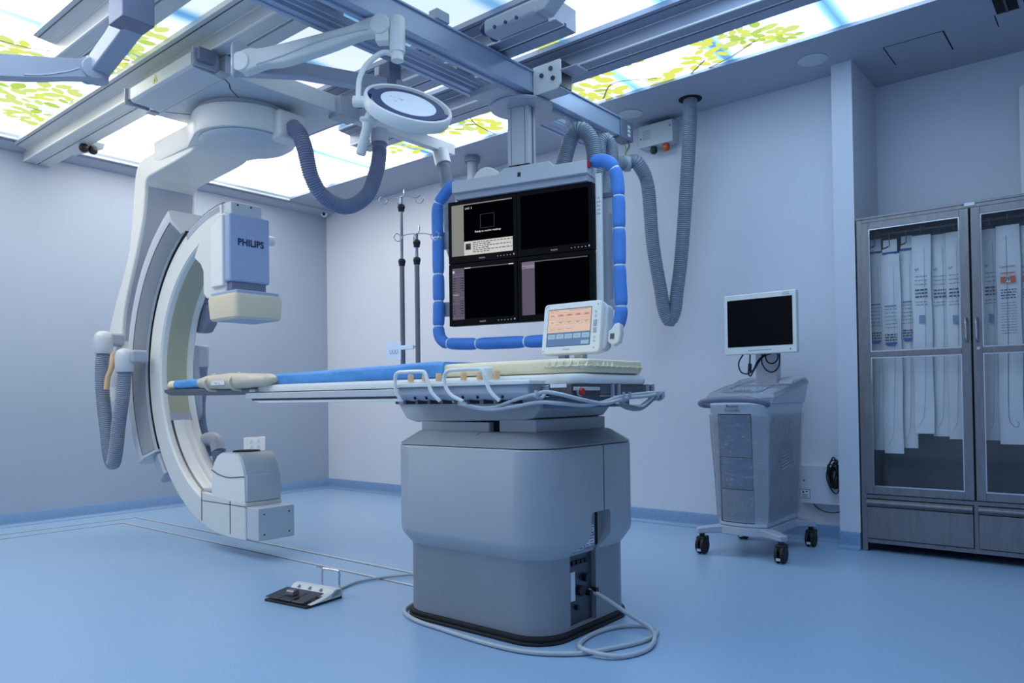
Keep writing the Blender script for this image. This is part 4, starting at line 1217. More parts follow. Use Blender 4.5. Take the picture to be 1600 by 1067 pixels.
for pts, rr, m_ in (([(4.572, -2.775, 0.937), (4.644, -2.785, 0.921), (4.781, -2.79, 0.903), (4.918, -2.79, 0.916), (5.02, -2.785, 0.930), (5.10, -2.765, 0.926), (5.165, -2.70, 0.917), (5.178, -2.60, 0.925), (5.178, -2.50, 0.942), (5.178, -2.42, 0.950), (5.178, -2.30, 0.958), (5.178, -2.18, 0.962), (5.165, -2.12, 0.965), (5.12, -2.11, 0.96)], 0.0075, 'cable'),
                ([(5.005, -2.79, 0.955), (5.05, -2.79, 0.968), (5.11, -2.775, 0.960), (5.165, -2.71, 0.938), (5.185, -2.60, 0.922), (5.186, -2.50, 0.932), (5.186, -2.42, 0.942), (5.186, -2.30, 0.946), (5.186, -2.17, 0.955), (5.17, -2.105, 0.955)], 0.0075, 'cable'),
                ([(4.60, -2.775, 0.940), (4.70, -2.79, 0.915), (4.80, -2.79, 0.912), (4.92, -2.79, 0.942), (5.0, -2.795, 0.958), (5.02, -2.795, 0.952)], 0.007, 'cable'),
                ([(5.14, -2.42, 0.925), (5.16, -2.38, 0.905), (5.17, -2.31, 0.899), (5.17, -2.25, 0.915), (5.178, -2.19, 0.945), (5.178, -2.15, 0.95)], 0.012, 'skirtc'),
                ([(5.165, -2.36, 0.908), (5.178, -2.30, 0.908), (5.18, -2.25, 0.926), (5.182, -2.21, 0.945)], 0.006, 'paper')):
    MB().tube(bezier_spline(pts, 8), rr, 10).build('cable', m_, TB)
MB().box(5.146, 5.149, -2.45, -2.415, 0.918, 0.934).build('cable_tag', 'paper', TB)

# ------------------------------------------------------------------ mattress, drape, arm pad
nrng = np.random.default_rng(11)


def wrinkle(x, y, z, amp, seed):
    r_ = 0.0
    for k, fq in enumerate((9, 17, 31)):
        r_ += math.sin(fq * x + 3.1 * fq * 0.4 * y + seed * (k + 1.3)) * math.sin(fq * 0.8 * z * 6 + fq * 0.35 * x + seed * 2.1 * (k + 1)) / (1 + k)
    return amp * r_


def pad(stations, seg=5, amp=0.0, seed=1.0, n=60):
    """loft of rounded rectangles in YZ along X; stations: x,y0,y1,z0,z1,r"""
    S = np.array(stations, float)
    xs_ = np.linspace(S[0, 0], S[-1, 0], n)
    xs_ = np.unique(np.concatenate([xs_, S[:, 0]]))
    secs = []
    for x in xs_:
        y0, y1, z0, z1, r_ = [np.interp(x, S[:, 0], S[:, k]) for k in range(1, 6)]
        ring = []
        r_ = min(r_, (z1 - z0) / 2.02, (y1 - y0) / 2.02)
        ny = 6
        for (cy, cz, a0) in ((y1 - r_, z1 - r_, 0), (y0 + r_, z1 - r_, PI / 2), (y0 + r_, z0 + r_, PI), (y1 - r_, z0 + r_, 1.5 * PI)):
            for k in range(seg + 1):
                t_ = a0 + PI / 2 * k / seg
                ring.append(Vector((x, cy + r_ * math.cos(t_), cz + r_ * math.sin(t_))))
        out = []
        cyy, czz = (y0 + y1) / 2, (z0 + z1) / 2
        for p in ring:
            d = Vector((0, p.y - cyy, p.z - czz)).normalized()
            out.append(p + d * wrinkle(p.x, p.y, p.z, amp, seed))
        secs.append(out)
    return MB().rings(secs)


mt = thing('mattress', 'long cream vinyl mattress on the patient table', 'mattress', (3.6, TY, 1.034))
pad([(1.775, -2.56, -2.30, 1.045, 1.07, 0.02), (1.79, -2.62, -2.24, 1.034, 1.083, 0.022), (1.85, -2.645, -2.215, 1.034, 1.087, 0.022), (3.2, -2.655, -2.205, 1.034, 1.088, 0.022),
     (4.5, -2.675, -2.185, 1.042, 1.098, 0.018), (5.04, -2.68, -2.18, 1.040, 1.096, 0.018), (5.09, -2.672, -2.188, 1.040, 1.095, 0.018), (5.12, -2.655, -2.205, 1.040, 1.094, 0.018), (5.138, -2.63, -2.23, 1.041, 1.093, 0.018), (5.147, -2.585, -2.275, 1.042, 1.091, 0.018), (5.150, -2.55, -2.31, 1.046, 1.087, 0.018)], amp=0.0010, seed=2, n=110).build('pad', 'cream', mt, ang=60)
edge = [(4.97, -2.682), (5.04, -2.684), (5.09, -2.676), (5.125, -2.658), (5.142, -2.63), (5.151, -2.58), (5.153, -2.45), (5.153, -2.31), (5.150, -2.27), (5.141, -2.23), (5.123, -2.203)]
epath = resample(bezier_spline([(x, y, 1.066) for x, y in edge], 8), 0.008)
MB().tube([p + Vector((0.0015 * math.sin(i * 1.9), -0.0015 * math.sin(i * 2.3), 0.0018 * math.sin(i * 1.3))) for i, p in enumerate(epath)], 0.003, 6).build('piping', 'cream', mt)
sv = random.Random(5)
fd = MB()
for k in range(2, len(epath) - 4, 4):
    if k > 44:
        continue
    a_, b_2 = epath[k], epath[k + 2]
    d = (b_2 - a_).normalized()
    nrm = Vector((d.y, -d.x, 0))
    mid = (a_ + b_2) / 2 + nrm * 0.006
    top = (a_ + b_2) / 2 + Vector((0, 0, 0.022)) - nrm * 0.002 + d * sv.uniform(-0.012, 0.012)
    fd.add([a_ - nrm * 0.003, mid, b_2 - nrm * 0.003, top], [(0, 1, 3), (1, 2, 3)])
fd.build('gathers', 'cream', mt, ang=80)['kind'] = 'stuff'
tag(pad([(1.935, -2.650, -2.21, 1.033, 1.090, 0.02), (2.3, -2.656, -2.20, 1.033, 1.094, 0.022), (3.2, -2.664, -2.196, 1.033, 1.097, 0.022), (3.9, -2.672, -2.19, 1.036, 1.108, 0.022), (4.36, -2.683, -2.176, 1.040, 1.112, 0.02), (4.42, -2.684, -2.175, 1.040, 1.110, 0.02)], amp=0.0036, seed=4.4, n=170).build('table_drape', 'drape', ang=60),
    'creased bright blue sheet wrapped around the mattress', 'sheet')
pw = thing('arm_pad', 'small tan leather cushion strapped to the head end of the table', 'cushion', (2.75, -2.70, 1.02))
pad([(2.372, -2.70, -2.66, 1.055, 1.075, 0.02), (2.40, -2.735, -2.60, 1.032, 1.090, 0.05), (2.50, -2.755, -2.57, 1.025, 1.103, 0.05), (2.75, -2.765, -2.56, 1.023, 1.110, 0.05), (2.98, -2.755, -2.57, 1.026, 1.104, 0.05), (3.10, -2.73, -2.60, 1.034, 1.092, 0.05), (3.135, -2.70, -2.66, 1.058, 1.075, 0.02)], amp=0.0022, seed=7.7, n=80).build('cushion', 'tan', pw, ang=80)
for x in (2.55, 2.82):
    MB().tube(bezier_spline([(x, -2.70, 1.113), (x + 0.004, -2.768, 1.07), (x + 0.008, -2.755, 1.022), (x + 0.01, -2.70, 1.012)], 6), 0.007, 6).build('strap', 'tan', pw)
FP = Frame((2.69, -2.7655, 1.058), (1, 0, 0), UP)
lb = MB().fbox(FP, -0.07, 0.075, -0.014, 0.010, -0.004, 0.001).build('label', 'paper', pw)
text('label_print', 'ooo  oo', 0.018, FP, 0, -0.003, 0.0016, 'inkg', lb)

# ------------------------------------------------------------------ control module on the near rail
CM = thing('control_module', 'table-side control box with beige knobs and two white guard bars', 'control box', (4.625, -2.755, 0.935))
MB().prism([(-2.80, 0.998), (-2.80, 0.965), (-2.785, 0.942), (-2.735, 0.938), (-2.718, 0.945), (-2.718, 0.998)], 'x', 4.262, 4.985).build('housing', 'bluegrey', CM, bevel=0.006)
MB().box(4.25, 5.0, -2.812, -2.712, 0.998, 1.016).build('top_plate', 'white', CM, bevel=0.005)
for k, x in enumerate((4.295, 4.385, 4.468, 4.612, 4.702, 4.79)):
    kb = MB().lathe([(0.012, 1.022), (0.0135, 1.028), (0.0125, 1.052), (0.010, 1.056), (0.0, 1.057)], (x, -2.755, 0), seg=16).build('knob', 'beige', CM)
    MB().lathe([(0.0, 1.0225), (0.024, 1.022), (0.024, 1.018), (0.0, 1.018)], (x, -2.755, 0), seg=18).build('knob_collar', 'white', kb)
    MB().lathe([(0.0, 1.0185), (0.007, 1.0185), (0.007, 1.013), (0.0, 1.013)], (x, -2.755, 0), seg=12).build('knob_stem', 'black', kb)
MB().lathe([(0.022, 1.016), (0.026, 1.030), (0.030, 1.055), (0.029, 1.068), (0.024, 1.074), (0.0, 1.076)], (4.71, -2.728, 0), seg=22).build('joystick_cap', 'white', CM)
MB().lathe([(0.014, 1.016), (0.012, 1.021), (0.0, 1.022)], (4.925, -2.76, 0), seg=14).build('button', 'cover', CM)
for gpts in ([(4.300, -2.815, 0.940), (4.282, -2.83, 0.985), (4.282, -2.832, 1.045), (4.30, -2.832, 1.062), (4.34, -2.832, 1.064), (4.44, -2.832, 1.063), (4.465, -2.832, 1.055), (4.48, -2.831, 1.02), (4.50, -2.828, 0.975), (4.535, -2.815, 0.938)],
             [(4.665, -2.815, 0.936), (4.61, -2.825, 0.962), (4.582, -2.831, 1.0), (4.578, -2.832, 1.04), (4.60, -2.832, 1.060), (4.65, -2.832, 1.063), (4.755, -2.832, 1.063), (4.785, -2.832, 1.055), (4.80, -2.831, 1.02), (4.82, -2.828, 0.975), (4.855, -2.815, 0.938)]):
    MB().tube(bezier_spline(gpts, 6), 0.008, 10).build('guard_bar', 'white', CM)
fe = MB()
for k in range(9):
    fe.box(4.29 + 0.075 * k, 4.305 + 0.075 * k, -2.795, -2.735, 0.926, 0.942)
fe.build('clamp_feet', 'steeld', CM)
for x in (4.36, 4.43, 4.64, 4.72, 4.85):
    MB().cyl((x, -2.7935, 0.955), (x + 0.006, -2.797, 0.951), 0.006, seg=8).build('plug', 'black', CM)

# ------------------------------------------------------------------ touch screen on the far rail
ya, ti = math.radians(2.4), math.radians(9.0)
TS = thing('touch_screen', 'white framed touch screen with pink and blue menu behind the mattress', 'touch screen', (4.75, -2.20, 1.0))
FT = Frame((4.602, -2.218, 1.147), (math.cos(ya), math.sin(ya), 0), (-math.sin(ya) * math.sin(ti), math.cos(ya) * math.sin(ti), math.cos(ti)))
TW, TH = 0.312, 0.238


def rr2(u0, u1, v0, v1, r, n=5):
    out = []
    for cx, cy, a0 in ((u1 - r, v1 - r, 0), (u0 + r, v1 - r, PI / 2), (u0 + r, v0 + r, PI), (u1 - r, v0 + r, 1.5 * PI)):
        for k in range(n + 1):
            a = a0 + PI / 2 * k / n
            out.append((cx + r * math.cos(a), cy + r * math.sin(a)))
    return out


bz = MB().fprism(FT, rr2(0, TW, 0, TH, 0.02), -0.05, 0.0).build('bezel', 'white', TS, bevel=0.006, seg=3)
MB().fprism(FT, rr2(0.02, TW + 0.022, 0.012, TH - 0.012, 0.03), -0.075, -0.02).build('back_shell', 'cover', TS, bevel=0.01, seg=3)
MT['ui_pink'] = emis('menu_pink', (238, 208, 194), 0.98)
MT['ui_pink2'] = emis('menu_salmon', (228, 180, 162), 0.95)
MT['ui_line'] = emis('menu_line', (196, 140, 124), 0.85)
MT['ui_blue'] = emis('menu_blue', (108, 138, 188), 0.95)
MT['ui_cyan'] = emis('menu_pale_blue', (160, 200, 226), 0.95)
MT['ui_cream'] = emis('menu_cream', (246, 226, 200), 0.95)
MT['ui_ink'] = emis('menu_ink', (120, 80, 76), 0.8)
su0, su1, sv0, sv1 = 0.026, 0.262, 0.034, 0.210
sc_ = MB().fbox(FT, su0, su1, sv0, sv1, -0.001, 0.0006).build('screen', 'black', bz)
g = MB()
W2, H2 = su1 - su0, sv1 - sv0


def R_(a, b, c, d, m, w_=0.0012):
    g.frect(FT, su0 + a * W2, su0 + b * W2, sv0 + c * H2, sv0 + d * H2, w_, m)


R_(0.01, 0.99, 0.37, 0.98, 0)
R_(0.01, 0.99, 0.01, 0.37, 3)
R_(0.01, 0.99, 0.74, 0.745, 2, 0.0016)
R_(0.01, 0.99, 0.895, 0.899, 2, 0.0016)
for k in range(5):
    x0 = 0.03 + 0.195 * k
    R_(x0, x0 + 0.165, 0.80, 0.86, 1 if k else 0, 0.0016)
    R_(x0, x0 + 0.165, 0.795, 0.801, 2, 0.002)
    R_(x0 + 0.05, x0 + 0.12, 0.82, 0.835, 6, 0.002)
    for (a, b, c, d) in ((x0, x0 + 0.17, 0.58, 0.583), (x0, x0 + 0.17, 0.70, 0.703), (x0, x0 + 0.004, 0.58, 0.70), (x0 + 0.166, x0 + 0.17, 0.58, 0.70)):
        R_(a, b, c, d, 2, 0.0016)
    R_(x0 + 0.03, x0 + 0.14, 0.645, 0.655, 6, 0.002)
    R_(x0 + 0.06, x0 + 0.11, 0.615, 0.625, 6, 0.002)
    if k < 3:
        for (a, b, c, d) in ((x0, x0 + 0.17, 0.41, 0.413), (x0, x0 + 0.17, 0.50, 0.503), (x0 + 0.166, x0 + 0.17, 0.41, 0.50)):
            R_(a, b, c, d, 2, 0.0016)
        R_(x0 + 0.03, x0 + 0.14, 0.455, 0.463, 6, 0.002)
    R_(x0, x0 + 0.172, 0.20, 0.325, 4, 0.0016)
    R_(x0 + 0.05, x0 + 0.12, 0.255, 0.265, 3, 0.002)
R_(0.03, 0.20, 0.58, 0.70, 5, 0.0014)
R_(0.80, 0.975, 0.03, 0.13, 4, 0.0016)
R_(0.04, 0.12, 0.935, 0.943, 6, 0.0016)
R_(0.15, 0.24, 0.935, 0.943, 6, 0.0016)
R_(0.50, 0.93, 0.945, 0.953, 6, 0.0016)
g.build('menu', ['ui_pink', 'ui_pink2', 'ui_line', 'ui_blue', 'ui_cyan', 'ui_cream', 'ui_ink'], sc_, smooth=False)
text('maker_name', 'PHILIPS', 0.011, FT, 0.14, 0.018, 0.0008, 'inkg', bz)
for v in (0.185, 0.165, 0.068, 0.050):
    MB().cyl(FT.p(0.283, v, -0.001), FT.p(0.283, v, 0.003), 0.0055, seg=12).build('button', 'cover', bz)
for v0, v1 in ((0.118, 0.148), (0.088, 0.112)):
    MB().fbox(FT, 0.275, 0.292, v0, v1, -0.001, 0.003).build('rocker', 'bluegrey', bz, bevel=0.002)
for (u, v) in ((0.012, TH - 0.016), (0.022, TH - 0.012), (TW - 0.02, TH - 0.02), (0.012, 0.014), (TW - 0.03, 0.02)):
    MB().cyl(FT.p(u, v, -0.001), FT.p(u, v, 0.0008), 0.0028, seg=8).build('screw', 'inkg', bz)
hg = MB().fprism(FT, [(TW + 0.02, 0.05), (TW + 0.05, 0.03), (TW + 0.078, 0.045), (TW + 0.085, 0.08), (TW + 0.082, 0.125), (TW + 0.07, 0.135), (TW + 0.05, 0.13), (TW + 0.035, 0.105), (TW + 0.02, 0.10)], -0.065, -0.03).build('side_handle', 'offwhite', TS, bevel=0.008, seg=3)
MB().fbox(FT, TW + 0.035, TW + 0.055, 0.06, 0.085, -0.034, -0.028).build('handle_lock', 'steeld', hg)
for u0, u1, m_ in ((0.06, 0.10, 'bluegrey'), (0.15, 0.20, 'cover')):
    MB().box(4.602 + u0, 4.602 + u1, -2.166, -2.128, 0.985, 1.175).build('stand', m_, TS, bevel=0.004)
MB().tube(bezier_spline([(4.69, -2.17, 1.12), (4.72, -2.175, 1.113), (4.755, -2.17, 1.125)], 5), 0.003, 6).build('screen_cable', 'cable', TS)

# ------------------------------------------------------------------ IV poles on the far rail
def iv_pole(x, z_top, z_mid, label, collars):
    t_ = thing('iv_pole', label, 'iv pole', (x, -2.125, 0.95), group='iv poles')
    MB().box(x - 0.025, x + 0.025, -2.145, -2.105, 0.95, 1.01).build('clamp', 'steeld', t_, bevel=0.004)
    MB().cyl((x, -2.125, 0.95), (x, -2.125, z_mid), 0.0135, seg=16).build('lower_tube', 'steel', t_)
    MB().cyl((x, -2.125, z_mid - 0.02), (x, -2.125, z_top), 0.0085, seg=14).build('upper_tube', 'chrome', t_)
    for z in collars:
        MB().lathe([(0.012, -0.022), (0.017, -0.02), (0.018, -0.008), (0.021, 0.0), (0.021, 0.01), (0.017, 0.018), (0.012, 0.021)], (x, -2.125, z), seg=18).build('collar', 'black', t_)
    for k, (a, s_) in enumerate(((-0.62, 1), (-0.62 + PI, 1), (0.95, 0.72), (0.95 + PI, 0.72))):
        c, s2 = math.cos(a + 1.2), math.sin(a + 1.2)
        P = [(0, 0.0), (0.05, -0.003), (0.085, -0.010), (0.115, 0.004), (0.128, -0.018), (0.112, -0.040), (0.088, -0.034), (0.080, -0.012)] if s_ == 1 else [(0, 0), (0.05, 0.012), (0.09, 0.03), (0.10, 0.055), (0.085, 0.06), (0.082, 0.035)]
        if k == 3:
            P = [(q, -v * 0.9) for q, v in P]
        MB().tube(bezier_spline([(x + c * q * s_, -2.125 + s2 * q * s_, z_top + v) for q, v in P], 6), 0.0028, 6).build('hook', 'chrome', t_)
    return t_


p1 = iv_pole(3.551, 2.095, 1.715, 'taller chrome IV pole with four wire hooks, carrying a small card', (2.032, 1.722))
iv_pole(3.674, 1.868, 1.705, 'shorter chrome IV pole with four wire hooks, nearer the monitors', (1.812, 1.715))
FK = Frame((3.545, -2.145, 1.22), (1, 0.0, 0), UP)
kd = MB().fbox(FK, -0.105, 0.012, -0.05, 0.05, -0.003, 0.003).build('card', 'bag', p1)
MB().fbox(FK, 0.012, 0.115, 0.005, 0.03, -0.008, 0.004).build('card_arm', 'bag', p1, bevel=0.003)
MB().cyl(FK.p(0.112, 0.018, 0), FK.p(0.135, 0.018, 0), 0.003, seg=8).build('pin', 'steel', p1)
text('card_print', 'UUU', 0.035, FK, -0.045, -0.005, 0.0036, 'inkg', kd)

# ------------------------------------------------------------------ foot pedal
FPD = thing('foot_pedal', 'off-white foot switch with dark plates and a steel carrying loop on the floor', 'foot pedal', (3.66, -2.87, 0), rotz=math.radians(7), world=False)
MB().prism([(-0.115, 0.0), (0.11, 0.0), (0.11, 0.012), (-0.115, 0.012)], 'x', -0.145, 0.14).build('base_plate', 'black', FPD, bevel=0.003)
MB().prism([(0.012, 0.012), (0.03, 0.026), (0.055, 0.050), (0.075, 0.055), (0.10, 0.05), (0.112, 0.03), (0.112, 0.012)], 'x', -0.14, 0.145).build('housing', 'offwhite', FPD, bevel=0.006)
MB().prism([(-0.09, 0.012), (0.03, 0.012), (0.10, 0.012), (0.10, 0.05), (0.06, 0.046), (0.0, 0.026), (-0.06, 0.016)], 'x', 0.115, 0.145).build('side_wing', 'offwhite', FPD, bevel=0.004)
for x0, x1 in ((-0.142, -0.052), (-0.048, 0.032), (0.036, 0.112)):
    MB().prism([(-0.112, 0.020), (0.02, 0.036), (0.02, 0.040), (-0.112, 0.024)], 'x', x0, x1).build('pedal_plate', 'smoke' if x0 > 0 else 'steeld', FPD, bevel=0.0015)
MB().prism([(-0.07, 0.03), (-0.03, 0.033), (-0.028, 0.052), (-0.036, 0.058), (-0.062, 0.055), (-0.07, 0.048)], 'x', -0.05, 0.0).build('pedal_guard', 'steel', FPD, bevel=0.004)
for x in (-0.085, -0.01, 0.065):
    MB().add([(x - 0.01, 0.039, 0.0395), (x + 0.01, 0.039, 0.0395), (x + 0.006, 0.05, 0.0492), (x - 0.006, 0.05, 0.0492)], [(0, 1, 2, 3)]).build('pedal_symbol', 'inkg', FPD, smooth=False)
MB().tube(bezier_spline([(0.015, 0.10, 0.045), (0.015, 0.10, 0.10), (0.018, 0.10, 0.125), (0.03, 0.10, 0.13), (0.115, 0.10, 0.13), (0.128, 0.10, 0.125), (0.132, 0.10, 0.11), (0.132, 0.10, 0.045)], 6), 0.005, 8).build('carry_loop', 'chrome', FPD)
MB().cyl((-0.02, 0.10, 0.13), (0.02, 0.10, 0.131), 0.0048, seg=8).build('loop_stub', 'chrome', FPD)
tag(MB().tube(bezier_spline([(3.70, -2.745, 0.02), (3.66, -2.66, 0.009), (3.62, -2.50, 0.009), (3.70, -2.31, 0.012), (3.80, -2.22, 0.012), (4.0, -2.20, 0.01), (4.195, -2.25, 0.012)], 10), 0.007, 8).build('pedal_cable', 'cable'),
    'thin grey cable running from the foot switch to the table pedestal', 'cable')
tag(MB().tube(bezier_spline([(4.145, -2.50, 0.010), (4.150, -2.60, 0.010), (4.21, -2.73, 0.010), (4.35, -2.80, 0.010), (4.55, -2.825, 0.010), (4.79, -2.845, 0.010), (4.99, -2.825, 0.010), (5.14, -2.73, 0.010), (5.21, -2.60, 0.010), (5.26, -2.46, 0.010), (5.25, -2.33, 0.010), (5.17, -2.29, 0.010),
                                (5.09, -2.36, 0.010), (5.06, -2.50, 0.010), (5.09, -2.64, 0.012), (5.17, -2.715, 0.024), (5.28, -2.67, 0.012), (5.32, -2.53, 0.011), (5.26, -2.38, 0.026), (5.13, -2.36, 0.07), (5.04, -2.40, 0.13), (4.97, -2.42, 0.16)], 10), 0.009, 10).build('coiled_cable', 'cable'),
    'thick grey cable looped on the floor in front of the pedestal', 'cable')
# ================================================================== IMAGING CART
CT = thing('imaging_cart', 'wrapped grey imaging console on four castors with its own monitor', 'medical cart', (4.94, -0.53, 0))


def cart_sec(z, x0, x1, y0, y1, bow, r=0.04):
    pts = []
    for k in range(13):
        t_ = k / 12
        x = x0 + (x1 - x0) * t_
        pts.append(Vector((x, y0 - bow * (1 - (2 * t_ - 1) ** 2), z)))
    for k in range(1, 5):
        t_ = k / 5
        pts.append(Vector((x1, y0 + (y1 - y0) * t_, z)))
    for k in range(13):
        t_ = k / 12
        pts.append(Vector((x1 + (x0 - x1) * t_, y1, z)))
    for k in range(1, 5):
        t_ = k / 5
        pts.append(Vector((x0, y1 + (y0 - y1) * t_, z)))
    return pts


secsC = [cart_sec(0.175, 4.80, 5.095, -0.745, -0.24, 0.04), cart_sec(0.30, 4.79, 5.10, -0.745, -0.23, 0.04), cart_sec(0.60, 4.775, 5.112, -0.75, -0.22, 0.042), cart_sec(0.80, 4.765, 5.12, -0.755, -0.21, 0.045), cart_sec(0.90, 4.755, 5.13, -0.765, -0.20, 0.05)]
body = MB().rings(secsC).build('body', 'cart', CT, ang=50, bevel=0.012)
# sloped console top
tp = MB()
tp.rings([cart_sec(0.895, 4.752, 5.132, -0.745, -0.195, 0.04), [v + Vector((0, 0, 0.012 + 0.085 * (v.y + 0.82) / 0.6)) for v in cart_sec(0.91, 4.742, 5.150, -0.755, -0.17, 0.04)],
          [v + Vector((0, 0, 0.026 + 0.10 * (v.y + 0.82) / 0.6)) for v in cart_sec(0.915, 4.75, 5.142, -0.745, -0.18, 0.04)]])
tpo = tp.build('console_top', 'cart', CT, ang=40)


def topz(y):
    return 0.942 + 0.10 * (y + 0.82) / 0.6


MB().add([(4.79, -0.72, topz(-0.72) + 0.003), (5.05, -0.72, topz(-0.72) + 0.003), (5.05, -0.46, topz(-0.46) + 0.003), (4.79, -0.46, topz(-0.46) + 0.003)], [(0, 1, 2, 3)]).build('keyboard_panel', 'cartd', tpo, smooth=False)
for r_ in range(4):
    for c_ in range(9):
        y0 = -0.60 + 0.035 * r_
        x0 = 4.805 + 0.027 * c_
        MB().prism([(y0, topz(y0) + 0.003), (y0 + 0.028, topz(y0 + 0.028) + 0.003), (y0 + 0.026, topz(y0) + 0.012), (y0 + 0.002, topz(y0) + 0.009)], 'x', x0, x0 + 0.022).build('key', 'cartg', tpo)
MB().prism([(-0.69, topz(-0.69) + 0.0035), (-0.64, topz(-0.64) + 0.0035), (-0.64, topz(-0.64) + 0.006), (-0.69, topz(-0.69) + 0.006)], 'x', 4.88, 4.97).build('trackpad', 'steeld', tpo)
MB().prism([(-0.46, topz(-0.46)), (-0.20, topz(-0.20)), (-0.20, topz(-0.20) + 0.012), (-0.42, topz(-0.42) + 0.025), (-0.46, topz(-0.46) + 0.01)], 'x', 5.06, 5.145).build('side_ridge', 'cart', tpo, bevel=0.004)
# front handle
MB().tube(bezier_spline([(4.78, -0.74, 0.885), (4.735, -0.775, 0.888), (4.735, -0.83, 0.900), (4.80, -0.872, 0.915), (4.93, -0.888, 0.922), (5.05, -0.872, 0.918), (5.115, -0.83, 0.903), (5.118, -0.775, 0.890), (5.08, -0.74, 0.885)], 8), 0.0175, 12).build('push_handle', 'darkblue', CT)
# front door panels following the bow


def front(z0, z1, xa, xb, off, name, m_, dz=6):
    def yb(x, z):
        x0 = np.interp(z, [0.175, 0.30, 0.60, 0.80, 0.90], [4.80, 4.79, 4.775, 4.765, 4.755])
        x1 = np.interp(z, [0.175, 0.30, 0.60, 0.80, 0.90], [5.095, 5.10, 5.112, 5.12, 5.13])
        y0 = np.interp(z, [0.175, 0.30, 0.60, 0.80, 0.90], [-0.745, -0.745, -0.75, -0.755, -0.765])
        bw = np.interp(z, [0.175, 0.30, 0.60, 0.80, 0.90], [0.04, 0.04, 0.042, 0.045, 0.05])
        t_ = (x - x0) / (x1 - x0)
        return y0 - bw * (1 - (2 * t_ - 1) ** 2)
    secs = []
    for k in range(dz + 1):
        z = z0 + (z1 - z0) * k / dz
        row = []
        for i in range(9):
            x = xa + (xb - xa) * i / 8
            row.append(Vector((x, yb(x, z) - off, z)))
        row2 = [v + Vector((0, off + 0.006, 0)) for v in row[::-1]]
        secs.append(row + row2)
    return MB().rings(secs).build(name, m_, CT, ang=40)


front(0.200, 0.835, 4.822, 5.028, 0.0012, 'door_reveal', 'gap')
front(0.585, 0.830, 4.826, 5.024, 0.004, 'upper_door', 'cartd')
front(0.398, 0.578, 4.832, 5.026, 0.002, 'drive_slot_panel', 'cartd')
front(0.205, 0.392, 4.834, 5.030, 0.005, 'lower_panel', 'cartg')
FCt = Frame((4.925, -0.8165, 0.868), (1, 0, 0), UP)
text('maker_name', 'Boston', 0.026, FCt, 0.0, 0.012, 0.0008, 'ink', CT)
text('maker_name', 'Scientific', 0.026, FCt, 0.0, -0.012, 0.0008, 'ink', CT)
# side louvres
for k in range(9):
    z = 0.50 + 0.018 * k
    MB().prism([(-0.56, z), (-0.36, z + 0.03), (-0.36, z + 0.038), (-0.56, z + 0.008)], 'x', 5.108, 5.1165).build('louvre', 'cartg', CT)
# base and castors
MB().rings([cart_sec(0.128, 4.775, 5.11, -0.75, -0.22, 0.05), cart_sec(0.176, 4.785, 5.10, -0.745, -0.23, 0.045)]).build('base', 'cartg', CT, ang=50, bevel=0.006)
for (fx, fy, cx, cy) in ((4.82, -0.72, 4.715, -0.80), (5.06, -0.72, 5.185, -0.79), (4.83, -0.28, 4.73, -0.22), (5.06, -0.28, 5.165, -0.22)):
    a, b = Vector((fx, fy, 0.155)), Vector((cx, cy, 0.145))
    d = (b - a)
    n_v = Vector((-d.y, d.x, 0)).normalized()
    lg = MB()
    lg.rings([[a + n_v * 0.05 + Vector((0, 0, 0.018)), a - n_v * 0.05 + Vector((0, 0, 0.018)), a - n_v * 0.05 - Vector((0, 0, 0.025)), a + n_v * 0.05 - Vector((0, 0, 0.025))],
              [b - d * 0.3 + n_v * 0.035 + Vector((0, 0, 0.016)), b - d * 0.3 - n_v * 0.035 + Vector((0, 0, 0.016)), b - d * 0.3 - n_v * 0.035 - Vector((0, 0, 0.02)), b - d * 0.3 + n_v * 0.035 - Vector((0, 0, 0.02))],
              [b + d.normalized() * 0.03 + n_v * 0.026 + Vector((0, 0, 0.010)), b + d.normalized() * 0.03 - n_v * 0.026 + Vector((0, 0, 0.010)), b + d.normalized() * 0.03 - n_v * 0.026 - Vector((0, 0, 0.02)), b + d.normalized() * 0.03 + n_v * 0.026 - Vector((0, 0, 0.02))]])
    lg.build('leg', 'cartg', CT, bevel=0.006)
    cst = MB().cyl((cx, cy, 0.095), (cx, cy, 0.13), 0.016, seg=14).build('castor', 'black', CT)
    for s_ in (-1, 1):
        MB().cyl((cx + s_ * 0.006, cy, 0.050), (cx + s_ * 0.026, cy, 0.050), 0.050, seg=24).build('wheel', 'rubber', cst, bevel=0.006)
    MB().box(cx - 0.027, cx + 0.027, cy - 0.03, cy + 0.045, 0.062, 0.105).build('fork', 'black', cst, bevel=0.008)
    MB().box(cx - 0.012, cx + 0.012, cy - 0.051, cy - 0.045, 0.02, 0.034).build('brake_tab', 'cart', cst)
# monitor on its neck
MB().box(4.90, 5.04, -0.40, -0.33, 1.00, 1.33).build('monitor_neck', 'cart', CT, bevel=0.01)
FMo = Frame((4.79, -0.60, 1.190), (1, -0.012, 0), UP)
cm_ = MB().fbox(FMo, 0, 0.442, 0, 0.365, -0.045, 0.0).build('monitor', 'white', CT, bevel=0.006)
MB().fbox(FMo, 0.10, 0.34, 0.06, 0.30, -0.20, -0.04).build('monitor_back', 'cart', CT, bevel=0.02)
MB().frect(FMo, 0.022, 0.42, 0.046, 0.332, 0.0008).build('screen', 'blackgl', cm_, smooth=False)
text('maker_name', 'Boston', 0.011, FMo, 0.385, 0.354, 0.0008, 'ink', cm_)
text('maker_name', 'Scientific', 0.011, FMo, 0.385, 0.342, 0.0008, 'ink', cm_)
vb = MB()
for k in range(16):
    vb.frect(FMo, 0.15 + 0.009 * k, 0.155 + 0.009 * k, 0.020, 0.025, 0.0008)
vb.build('bezel_print', 'inkg', cm_, smooth=False)
